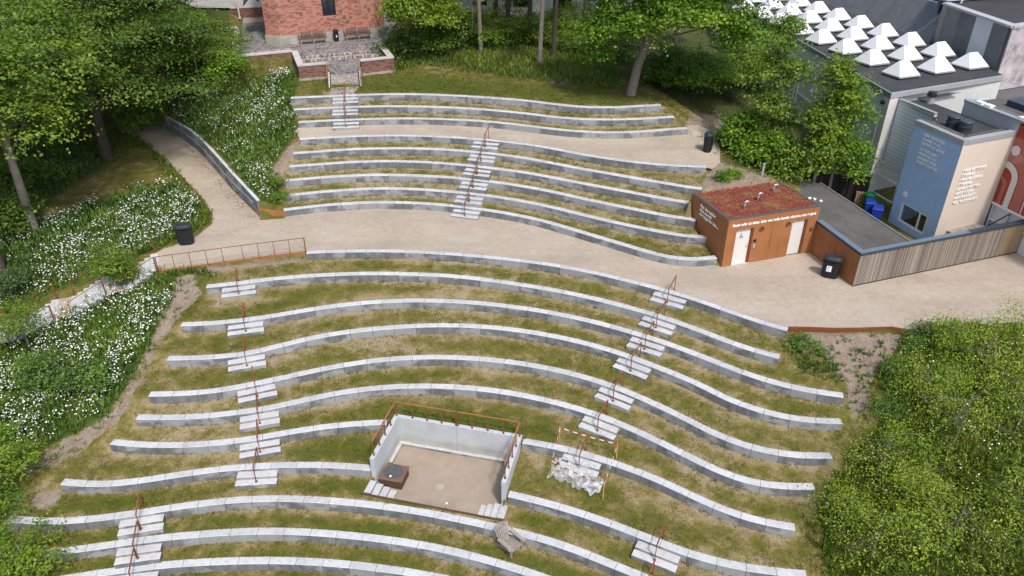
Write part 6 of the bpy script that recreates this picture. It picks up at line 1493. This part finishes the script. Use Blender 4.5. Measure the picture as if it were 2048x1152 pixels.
for i, (x, y) in enumerate(((-1.5,72),(4,72.5),(9.5,69),(-7,78),(14,66),(2,90),(-10,86))):
    tree('leafy_tree', 'dark background tree behind the lawn, %s' % ['in front of the white building left end','in front of the white building centre','in front of the white building right end','behind the blossom shrub','between big maple and the hall','behind the white building','beyond the church'][i], 'tree', (x,y,gz(x,y)), 12, .22, blobs_round(0,0,7.5,3.6,9,70+i,1.2), 'leaf_dark' if i % 2 else 'leaf_mid', 'barkdark', clumps=260, per=36, leaf=.28, cr=.6, seed=70+i, group=GL, twigs=1)
hx = [(800,112,1.5),(835,105,1.6),(868,112,1.4),(905,98,1.7),(940,92,1.6),(985,96,1.6),(1022,92,1.5),(1046,86,1.6),(1090,88,1.5),(1130,96,1.5),(1162,104,1.4),(1198,110,1.6),(1232,118,1.5),(930,72,2.0),(1000,66,2.0),(1075,68,2.0),(1140,72,2.0),(868,84,1.8)]
for i, (px, py, rr) in enumerate(hx):
    p_ = at(px, py); tree('hedge_bush', 'low hedge bush', 'bush', p_, rr, .05, blobs_round(0,0,rr*.6,rr*1.15,6,90+i,.75), 'leaf_mid' if i % 3 else 'leaf_dark', 'barkdark', clumps=110, per=34, leaf=.17, cr=.34, seed=90+i, group='hedge bushes behind the lawn', twigs=1, sub=1)
hb = [o for o in COL.objects if o.name.split('.')[0] == 'hedge_bush']
HB_L = ['at the right garden wall corner','second from the garden wall','third from the garden wall','left of the lamp post foot','between lamp post and pale trunk','just right of the pale slender trunk','in front of the thin hidden trunk','left of the lone lawn trunk','right behind the lone lawn trunk','between dark slender trunk and thick dark trunk','below the thick dark trunk','left below the big maple spray','beside the big maple, last in the row',
        'back row behind the lamp post','back row behind the pale trunk','back row behind the lone lawn trunk','back row behind the thick dark trunk','back row behind the yellow green tree']
for o, l in zip(hb, HB_L): o['label'] = 'low hedge bush behind the top lawn, '+l
# --- the big maple and the shrubs at its right
bm = [(3.4,.6,9.6,3.6,3.4,3.0),(-.6,-.4,8.6,2.6,2.4,2.0),(6.6,.4,9.6,2.9,2.8,2.6),(1.6,-1.6,11.2,2.8,2.6,2.2),(5.0,-1.4,7.2,2.3,2.1,1.5),(-2.0,-.8,6.4,1.5,1.4,1.2),(3.0,2.2,12.2,3.2,3.0,2.2),(.2,-1.2,7.0,1.5,1.5,1.0),(7.2,-1.0,6.0,1.8,1.7,1.2),(-1.9,-.2,10.6,2.0,2.0,1.6),(6.4,2.0,12.2,2.8,2.6,2.0),(-2.4,-1.0,4.9,.8,.8,.8)]
bm = [(a,b,c-1.7,d,e,f) for a,b,c,d,e,f in bm]+[(.2,-2.2,4.9,1.5,1.3,1.0),(3.6,-2.8,5.6,1.9,1.6,1.2),(1.6,-2.4,6.0,1.9,1.6,1.2),(-2.2,-1.0,4.6,1.3,1.2,1.0),(4.5,-2.2,7.6,2.2,2.0,1.6),(1.2,-2.6,7.8,2.0,1.8,1.5),(7.8,-1.2,7.4,2.2,2.0,1.6)]
tree('big_maple', 'big maple with stout grey trunk and bright green crown above the top benches', 'tree', at(1262,190), 10.5, .30, bm, 'leaf_maple', lean=(2.4,.4), clumps=1500, per=60, leaf=.215, cr=.48, seed=50, sub=2)
for i, (px, py, z, h, rr, m, lab) in enumerate([
    (1325,176,None,3.0,2.0,'leaf_dark','dark shrub in the shade right of the big maple trunk'),(1385,200,None,4.2,2.5,'leaf_maple','bright leaved maple shrub above the end of the top bench row'),
    (1462,205,None,5.0,2.2,'leaf_mid','mid green shrub between big maple and young maples'),(1478,296,None,2.6,1.3,'leaf_maple','fresh green shrub behind the litter bin on the middle path'),
    (1512,322,None,2.4,1.4,'leaf_maple','fresh green shrub between the litter bin and the young maples'),(1565,345,None,1.6,1.5,'leaf_mid','low shrub just behind the red sedum roof'),
    (1620,352,None,1.5,1.5,'leaf_dark','low dark shrub at the far end of the store roof'),(1480,180,None,5.0,2.6,'leaf_dark','dark tall shrub under the right part of the big maple crown')]):
    p_ = at(px, py) if z is None else P(px, py, z); tree('shrub', lab, 'shrub', p_, h, .08, blobs_round(0,0,h*.46,rr,9,120+i,1.05), m, 'barkdark', clumps=230, per=38, leaf=.20, cr=.38, seed=120+i, group='shrubs right of the big maple', twigs=1)
GY = 'young maples beside the hall'
ym = [((15.9,44.6),8.2,[(0,0,7.2,1.0,1.0,1.3),(-.8,-.3,5.6,1.0,1.0,1.0),(.7,.2,5.2,1.0,1.0,1.0),(-.5,-.8,3.8,1.1,1.0,.8),(.3,-.5,2.6,1.0,1.0,.8)],'leaf_mid','left young maple, its crown against the pale hall wall'),
      ((18.2,42.2),7.6,[(0,0,6.8,.8,.8,1.1),(.3,-.2,5.5,.95,.9,.9),(-.35,-.2,4.5,.95,.9,.9),(.2,-.5,3.2,1.0,.9,.9),(-.2,-.6,2.0,.9,.8,.7)],'leaf_yellow','middle young maple with yellow green leaves'),
      ((19.6,43.0),7.2,[(0,0,6.3,.8,.8,1.1),(.4,.1,5.0,.9,.9,.9),(-.4,-.1,4.1,.9,.9,.8),(.5,-.4,2.9,1.2,1.0,.8),(.9,-.5,1.8,.8,.8,.6)],'leaf_maple','right young maple, nearest the hall corner pier')]
for i, (b, h, bl, m, lab) in enumerate(ym):
    tree('young_maple', lab, 'tree', (*b, gz(*b)), h, .10, bl, m, 'bark', clumps=190, per=44, leaf=.19, cr=.34, seed=140+i, group=GY, twigs=2)
# --- stairs at the left: saplings; meadow shrubs
GS = 'small trees along the meadow stair'
for i, (px, py, h, rr, m, lab) in enumerate([(232,575,2.2,1.0,'leaf_mid','small leafy tree leaning over the upper flights of the meadow stair'),(62,700,2.4,1.25,'leaf_mid','small leafy tree covering the lower flights of the meadow stair'),
      (28,600,1.7,.8,'leaf_pale','pale little sapling left of the meadow stair'),(98,780,1.5,1.2,'leaf_herb','olive shrub amid the dense daisies'),(185,785,1.2,.9,'leaf_herb','low shrub in the daisies near the gravelly strip'),(255,575,1.3,.6,'leaf_mid','tiny sapling beside the top landing of the meadow stair')]):
    tree('sapling', lab, 'shrub', at(px,py), h, .045, blobs_round(0,0,h*.72,rr,6,160+i,.8), m, 'bark', clumps=90, per=34, leaf=.13, cr=.26, seed=160+i, group=GS, twigs=2)
GB = 'bushes at the lower left edge'
for i, (px, py, h, rr, lab) in enumerate([(25,968,2.0,1.35,'yellow green bush at the left edge beside the bare soil patch'),(-30,1080,2.2,1.7,'yellow green bush at the left edge hiding a bench end'),(62,1148,1.7,1.25,'yellow green bush at the lower left corner over the bench rows'),(-10,905,1.6,1.0,'small yellow green bush at the left edge below the daisies')]):
    tree('bush', lab, 'bush', at(px,py), h, .05, blobs_round(0,0,h*.62,rr,8,180+i,.75), 'leaf_maple' if i % 2 else 'leaf_yellow', 'bark', clumps=130, per=30, leaf=.135, cr=.24, seed=180+i, group=GB, twigs=3)
# --- the thicket at lower right
GR = 'olive bushes at the lower right'
for i, (px, py, h, rr, lab) in enumerate([(1750,960,2.5,1.9,'olive bush at lower right whose twigs reach over the bench ends'),(1900,905,3.0,2.2,'olive bush at lower right with bare twigs showing in its middle'),(2030,860,3.0,2.1,'olive bush at the right edge halfway down the slope'),
      (1740,1120,2.5,1.8,'olive bush at the bottom edge nearest the lowest bench ends'),(1890,1105,3.0,2.2,'olive bush at the bottom edge, middle of the thicket'),(2040,1080,3.0,2.2,'olive bush in the lower right corner'),
      (1960,745,2.2,1.6,'thin olive bush at upper part of the thicket below the gravel'),(2040,725,2.6,1.5,'tall sprigged olive bush at the right edge touching the gravel'),(1840,800,1.9,1.4,'low olive bush beside the gravelly bank'),(1830,1010,2.2,1.7,'olive bush between the middle and lower parts of the thicket'),(1680,1040,1.6,1.1,'small olive bush in front of the sixth bench end'),(1890,700,1.4,.9,'small sprigged bush at the right tip of the rusty edging')]):
    t = tree('olive_bush', lab, 'bush', at(px,py), h, .026, blobs_round(0,0,h*.60,rr,10,200+i,.72,.42), 'leaf_bush', 'bark', clumps=150, per=26, leaf=.085, cr=.27, seed=200+i, group=GR, twigs=5, hollow=.5, spread=3.0, flat=.8)
# --- clumps on the banks
for i, (px, py, rr, m, lab) in enumerate([(1850,672,.55,'leaf_pale','blue green herb clump at the edge of the gravelly bank'),(1825,700,.5,'leaf_herb','dark herb clump on the gravelly bank'),(1608,700,.75,'leaf_herb','tussock of tall olive grass beside the end of the top lower bench'),(1790,745,.55,'leaf_herb','green herb clump with poppies on the bank'),(1770,830,.7,'leaf_herb','green herb clump above the olive thicket'),(552,372,.6,'leaf_yellow','yellow flowering bush at the left end of the plaza bench rows'),(562,402,.5,'leaf_mid','green clump at the left end of the lowest upper bench'),(1445,360,.4,'leaf_maple','tuft of weeds behind the rusty building, left one'),(1470,352,.35,'leaf_maple','tuft of weeds behind the rusty building, right one')]):
    tree('herb_clump', lab, 'plant', at(px,py), rr, .02, blobs_round(0,0,rr*.5,rr,5,230+i,.7), m, 'bark', clumps=60, per=26, leaf=.09, cr=.16, seed=230+i, group='herb clumps on the banks', twigs=0, sub=1)
# ------------------------------------------------------------------ meadows, daisies, turf (uncountable growth)
from mathutils import noise as mnoise
def sample_poly(poly_px, dens, seed):
    rg = np.random.default_rng(seed)
    c = np.array([on_ground(min(2100,max(-260,x)), y)[:2] for x, y in poly_px])
    x0, y0 = c.min(0)-1; x1, y1 = c.max(0)+1; n = int((x1-x0)*(y1-y0)*dens)
    X = rg.uniform(x0, x1, n); Y = rg.uniform(y0, y1, n); Z = np.array([gz(a, b) for a, b in zip(X, Y)])
    qp = np.array([Q(a, b, c_) for a, b, c_ in zip(X, Y, Z)])
    w = poly_w(qp[:,0], qp[:,1], poly_px, 9); k = w > rg.uniform(.15, .85, n)
    return X[k], Y[k], Z[k]
def blades(X, Y, Z, per, h0, h1, w, lean, seed, tint=None, tvar=.18):
    rg = np.random.default_rng(seed); n = len(X); i = np.repeat(np.arange(n), per); N = len(i)
    a = rg.uniform(0, 2*math.pi, N); hh = rg.uniform(h0, h1, N); ln = hh*rg.uniform(.2, 1, N)*lean
    r0 = rg.uniform(0, .09, N)
    B = np.c_[X[i]+r0*np.cos(a), Y[i]+r0*np.sin(a), Z[i]-.02]; D = np.c_[np.cos(a), np.sin(a), np.zeros(N)]; S = np.c_[-np.sin(a), np.cos(a), np.zeros(N)]
    up = np.array([0,0,1.])
    ww = (w*rg.uniform(.6,1.4,N))[:,None]
    V = np.stack([B, B+D*(ln*.45)[:,None]+up*(hh*.6)[:,None]+S*ww, B+D*ln[:,None]+up*hh[:,None], B+D*(ln*.45)[:,None]+up*(hh*.6)[:,None]-S*ww], 1).reshape(-1,3)
    tb = tint[i] if tint is not None else np.full(N, .5)
    T = np.repeat(np.clip(tb+rg.normal(0, tvar, N), 0, 1), 4)
    return V, np.arange(N*4).reshape(-1,4), T
def nz2(x, y, s, o=0): return mnoise.noise(Vector((x*s+o, y*s-o, o*.37)))
MN = ['lower left meadow','upper left meadow','bank above the retaining wall','right bank']
HEAD = {}
for mi, poly in enumerate(MEADOWS):
    X, Y, Z = sample_poly(poly, (26,20,20,24)[mi], 300+mi)
    patch = np.array([nz2(a, b, .55, 3) for a, b in zip(X, Y)])
    hs = .75+.6*np.clip(patch+.3, 0, 1)
    V, F, T = blades(X, Y, Z, 7, .16, .50, .026, .8, 310+mi, np.clip(.50+.45*patch, .1, .95))
    o = fast_mesh('meadow_plants', V, F, 4, M['leaf_herb_light' if mi == 3 else 'leaf_herb'], {'tint': T}); o['kind'] = 'stuff'
    o['label'] = 'tall green meadow plants of the '+MN[mi]; o['category'] = 'meadow'
    # daisy heads in drifts
    dn = (90,66,44,7)[mi]; X, Y, Z = sample_poly(poly, dn, 330+mi); rg = np.random.default_rng(340+mi)
    f = np.array([nz2(a, b, .42, 11)*.9+nz2(a, b, 1.3, 5)*.55 for a, b in zip(X, Y)])
    k = f > rg.uniform(-.35, .60, len(X)); X, Y, Z = X[k], Y[k], Z[k]
    n = len(X); hgt = rg.uniform(.36, .62, n); r_ = rg.uniform(.022, .043, n)
    nn = np.c_[rg.normal(0,.35,n), rg.normal(-.1,.35,n), np.ones(n)]; nn /= np.linalg.norm(nn, axis=1)[:,None]
    t_ = np.cross(nn, np.array([1.,0,0])); t_ /= np.linalg.norm(t_, axis=1)[:,None]; b_2 = np.cross(nn, t_)
    ang = np.arange(6)*math.pi/3
    V = (np.c_[X, Y, Z+hgt][:,None,:] + r_[:,None,None]*(np.cos(ang)[None,:,None]*t_[:,None,:]+np.sin(ang)[None,:,None]*b_2[:,None,:])).reshape(-1,3)
    o = fast_mesh('daisies', V, np.arange(n*6).reshape(-1,6), 6, M['petal']); o['kind'] = 'stuff'
    o['label'] = 'white daisy heads scattered over the '+MN[mi]; o['category'] = 'daisies'
    for mt, q, nm in (('petal_pink', 60 if mi != 3 else 0, 'pink'), ('petal_yellow', (30,30,80,0)[mi], 'yellow'), ('petal_red', 9 if mi in (0,3) else 0, 'red')):
        if not q: continue
        j = rg.choice(n, min(q, n), replace=False); Vv = V.reshape(-1,6,3)[j].copy(); Vv[:,:,0] += rg.normal(0,.35,len(j))[:,None]; Vv[:,:,1] += rg.normal(0,.35,len(j))[:,None]; Vv[:,:,2] -= .06
        o = fast_mesh(nm+'_flowers', Vv.reshape(-1,3), np.arange(len(j)*6).reshape(-1,6), 6, M[mt]); o['kind'] = 'stuff'
        o['label'] = '%s wild flowers among the plants of the %s' % (nm, MN[mi]); o['category'] = 'flowers'
# yellow blossoms of the bush at the left bench ends
# --- turf on the terraces and lawns
def turf(name, label, poly_w_, dens, h0, h1, per, seed, w=.011):
    rg = np.random.default_rng(seed); x0, x1, y0, y1 = poly_w_; n = int((x1-x0)*(y1-y0)*dens)
    X = rg.uniform(x0, x1, n); Y = rg.uniform(y0, y1, n)
    k = ~(in_poly(X, Y, plaza) | in_poly(X, Y, path2) | in_poly(X, Y, [stg(-.15,-.15), stg(SW+.15,-.15), stg(SW+.4,SF+.1), stg(-.3,SF+.1)]) | in_poly(X, Y, toi_out)); X, Y = X[k], Y[k]
    Z = np.array([gz(a, b) for a, b in zip(X, Y)]); qp = np.array([Q(a, b, c) for a, b, c in zip(X, Y, Z)])
    ok = (qp[:,0] > -40) & (qp[:,0] < 2090) & (qp[:,1] < 1190) & (qp[:,1] > 60)
    for poly in MEADOWS: ok &= poly_w(qp[:,0], qp[:,1], poly, 8) < .4
    for poly in WOODS[:1]: ok &= ~in_poly(qp[:,0], qp[:,1], poly)
    for poly in SOILS: ok &= (poly_w(qp[:,0], qp[:,1], poly, 12) < .5) | (rg.uniform(0,1,len(X)) < .12)
    # not inside or under the benches
    near = np.array([kd.find((a, b, 0))[2] for a, b in zip(X, Y)]); 
    f = np.array([nz2(a, b, .30, 2)*.6+nz2(a, b, 1.5, 7)*.8 for a, b in zip(X, Y)])
    lushv = np.zeros(len(X))
    for poly in LUSH: lushv = np.maximum(lushv, poly_w(qp[:,0], qp[:,1], poly, 11))
    keep = (f+.5*lushv-.5*np.exp(-(near/.3)**2)) > rg.uniform(-.75, .45, len(X))
    ok &= keep; X, Y, Z, f, lushv = X[ok], Y[ok], Z[ok], f[ok], lushv[ok]
    V, F, T = blades(X, Y, Z, per, h0, h1, w, .9, seed+1, np.clip(.42-.50*f-.25*lushv, .02, .9), .18)
    o = fast_mesh(name, V, F, 4, M['leaf_grass'], {'tint': T}); o['kind'] = 'stuff'; o['label'] = label; o['category'] = 'grass'
turf('grass', 'short patchy turf on the lower terraces', (-20,17,15,33), 75, .035, .10, 4, 400)
turf('grass', 'short patchy turf on the upper terraces and top lawn', (-17,15,34,60), 42, .04, .12, 4, 410, .014)
# ragged grass along the feet and backs of the benches
rg = np.random.default_rng(430); FX = []; 
for k_, r in rows.items():
    n = int(r.s[-1]*22); j = rg.integers(3, len(r.c)-3, n)
    for i_, sd2 in zip(j, rg.uniform(0,1,n)):
        if sd2 < .55 and r.k not in (1,7): c = r.c[i_]+r.n[i_]*rg.uniform(-.10,-.01); z = r.z-BH-.01
        elif r.k not in (-1,6): c = r.c[i_]+r.n[i_]*(BW+rg.uniform(.0,.10)); z = r.z-.04
        else: continue
        if nz2(c[0], c[1], .8, 9) > rg.uniform(-.5,.4): FX.append((c[0], c[1], z))
FX = np.array(FX)
V, F, T = blades(FX[:,0], FX[:,1], FX[:,2], 4, .05, .15, .012, .9, 431, np.clip(rg.normal(.5,.25,len(FX)),0,1))
o = fast_mesh('grass', V, F, 4, M['leaf_grass'], {'tint': T}); o['kind'] = 'stuff'; o['label'] = 'ragged grass fringe along the concrete bench rows'; o['category'] = 'grass'
# long grass on the plaza edges, under the wood edge and behind the top lawn
for nm, poly, dn, h, sd in (('long grass beside the gravel path and litter bin', [(300,300),(250,280),(270,270),(330,320),(395,392),(425,435),(420,448),(345,490),(310,505),(340,478),(405,440),(388,400),(340,360)], 40, .3, 440),
                          ('long grass at the head of the meadow stair', [(318,545),(412,536),(430,552),(395,552),(360,552)], 60, .28, 441),
                          ('long grass under the trees behind the top lawn', [(790,142),(860,128),(1000,152),(1150,168),(1240,180),(1230,120),(1000,90),(800,105)], 26, .42, 442),
                          ('rough grass right of the bench ends', [(1580,690),(1660,700),(1690,770),(1600,745)], 45, .22, 443),
                          ('weedy grass under the olive thicket', [(1700,900),(1660,1000),(1600,1050),(1640,1160),(2060,1160),(2060,850),(1800,840)], 20, .40, 444),
                          ('rough grass and litter plants under the spreading beech', [(230,300),(200,335),(100,400),(60,430),(-20,430),(-20,300),(130,200),(205,240),(260,275)], 14, .30, 446),
                          ('long grass below the terrace wall', [(470,138),(592,122),(600,165),(580,190),(520,150)], 40, .16, 445)):
    X, Y, Z = sample_poly(poly, dn, sd)
    V, F, T = blades(X, Y, Z, 6, h*.5, h*1.2, .020, .7, sd+30, np.array([.45+.4*nz2(a,b,.7,4) for a, b in zip(X,Y)]))
    o = fast_mesh('long_grass', V, F, 4, M['leaf_herb_light' if sd in (442,444,440) else 'leaf_herb'], {'tint': T}); o['kind'] = 'stuff'; o['label'] = nm; o['category'] = 'grass'
# dead leaves blown against the retaining wall, and litter of small stones
rg = np.random.default_rng(450); n = 900; i_ = rg.integers(1, len(wl)-1, n); off = -np.abs(rg.normal(.15,.28,n))-.12
C = np.c_[wl[i_]+wn[i_]*off[:,None]+rg.normal(0,.12,(n,2)), np.full(n,.03)]
k = nz2; keep = np.array([nz2(a, b, .9, 1) > -.15 for a, b in C[:,:2]]); C = C[keep]
V, F, T = quad_leaves(C, np.c_[rg.normal(0,.25,len(C)),rg.normal(0,.25,len(C)),np.ones(len(C))], .085, np.full(len(C),.5), rng=rg)
o = fast_mesh('dead_leaves', V, F, 4, simple('dead_leaf',(.20,.10,.06),.9,.4,3,20)); o['kind'] = 'stuff'; o['label'] = 'reddish dead leaves gathered along the retaining wall'; o['category'] = 'leaves'
# weeds on the gravelly bank below the right edging
X, Y, Z = sample_poly(SOILS[1], 7, 460)
V, F, T = blades(X, Y, Z, 14, .06, .20, .022, 1.3, 461); o = fast_mesh('weeds', V, F, 4, M['leaf_herb'], {'tint': T}); o['kind'] = 'stuff'; o['label'] = 'scattered weeds on the gravelly bank below the rusty edging'; o['category'] = 'weeds'
X, Y, Z = sample_poly(SOILS[0], 6, 462)
V, F, T = blades(X, Y, Z, 12, .05, .18, .022, 1.3, 463); o = fast_mesh('weeds', V, F, 4, M['leaf_herb'], {'tint': T}); o['kind'] = 'stuff'; o['label'] = 'scattered weeds on the bare strip left of the benches'; o['category'] = 'weeds'
for SI, lab in ((0,'small stones on the bare strip left of the benches'),(1,'small stones on the gravelly bank at right')):
    X, Y, Z = sample_poly(SOILS[SI], 30, 470+SI); n = len(X)
    V, F, T = quad_leaves(np.c_[X,Y,Z+.012], np.c_[rg.normal(0,.5,n),rg.normal(0,.5,n),np.ones(n)], .06, np.full(n,.5), .8, rng=rg)
    o = fast_mesh('stones', V, F, 4, simple('pale_stone',(.33,.29,.25),.9,.35,3,9,coord='pos')); o['kind'] = 'stuff'; o['label'] = lab; o['category'] = 'stones'
# loose pebbles and bits of bark on the gravel
rg = np.random.default_rng(480); a = np.array(plaza); n = 2600
X = rg.uniform(-22, 28, n); Y = rg.uniform(27, 46, n); k = in_poly(X, Y, plaza); X, Y = X[k], Y[k]
k = np.array([nz2(x, y, .5, 21) for x, y in zip(X, Y)]) > rg.uniform(-.4,.5,len(X)); X, Y = X[k], Y[k]; n = len(X)
V, F, T = quad_leaves(np.c_[X,Y,np.full(n,.03)], np.c_[rg.normal(0,.3,n),rg.normal(0,.3,n),np.ones(n)], .05, np.full(n,.5), .8, rng=rg)
o = fast_mesh('pebbles', V, F, 4, simple('pebble',(.22,.17,.13),.9,.5,3,9,coord='pos')); o['kind'] = 'stuff'; o['label'] = 'loose pebbles and bark bits strewn over the gravel plaza'; o['category'] = 'pebbles'
# ------------------------------------------------------------------ light
SUN = Vector((.672, -1.442, 2.28)).normalized()
sun = bpy.data.lights.new('sun', 'SUN'); so = bpy.data.objects.new('sun', sun); COL.objects.link(so)
sun.energy = 2.25; sun.angle = R(5); sun.color = (1, .955, .89)
so.location = SUN*80; so.rotation_euler = SUN.to_track_quat('Z', 'Y').to_euler()
world = bpy.data.worlds.new('World'); SC.world = world; world.use_nodes = True
wt = world.node_tree; bg = wt.nodes['Background']
sky = wt.nodes.new('ShaderNodeTexSky'); sky.sky_type = 'NISHITA'; sky.sun_disc = False
sky.sun_elevation = math.asin(SUN.z); sky.sun_rotation = math.atan2(SUN.x, SUN.y)
sky.air_density = 1.0; sky.dust_density = 3.0; sky.ozone_density = 1.0
wt.links.new(sky.outputs[0], bg.inputs[0]); bg.inputs[1].default_value = .15
SC.view_settings.view_transform = 'Standard'; SC.view_settings.look = 'None'
SC.view_settings.gamma = 1; SC.view_settings.use_curve_mapping = False
SC.view_settings.exposure = .41
SC.render.engine = 'CYCLES'
SC.cycles.max_bounces = 6; SC.cycles.transparent_max_bounces = 6
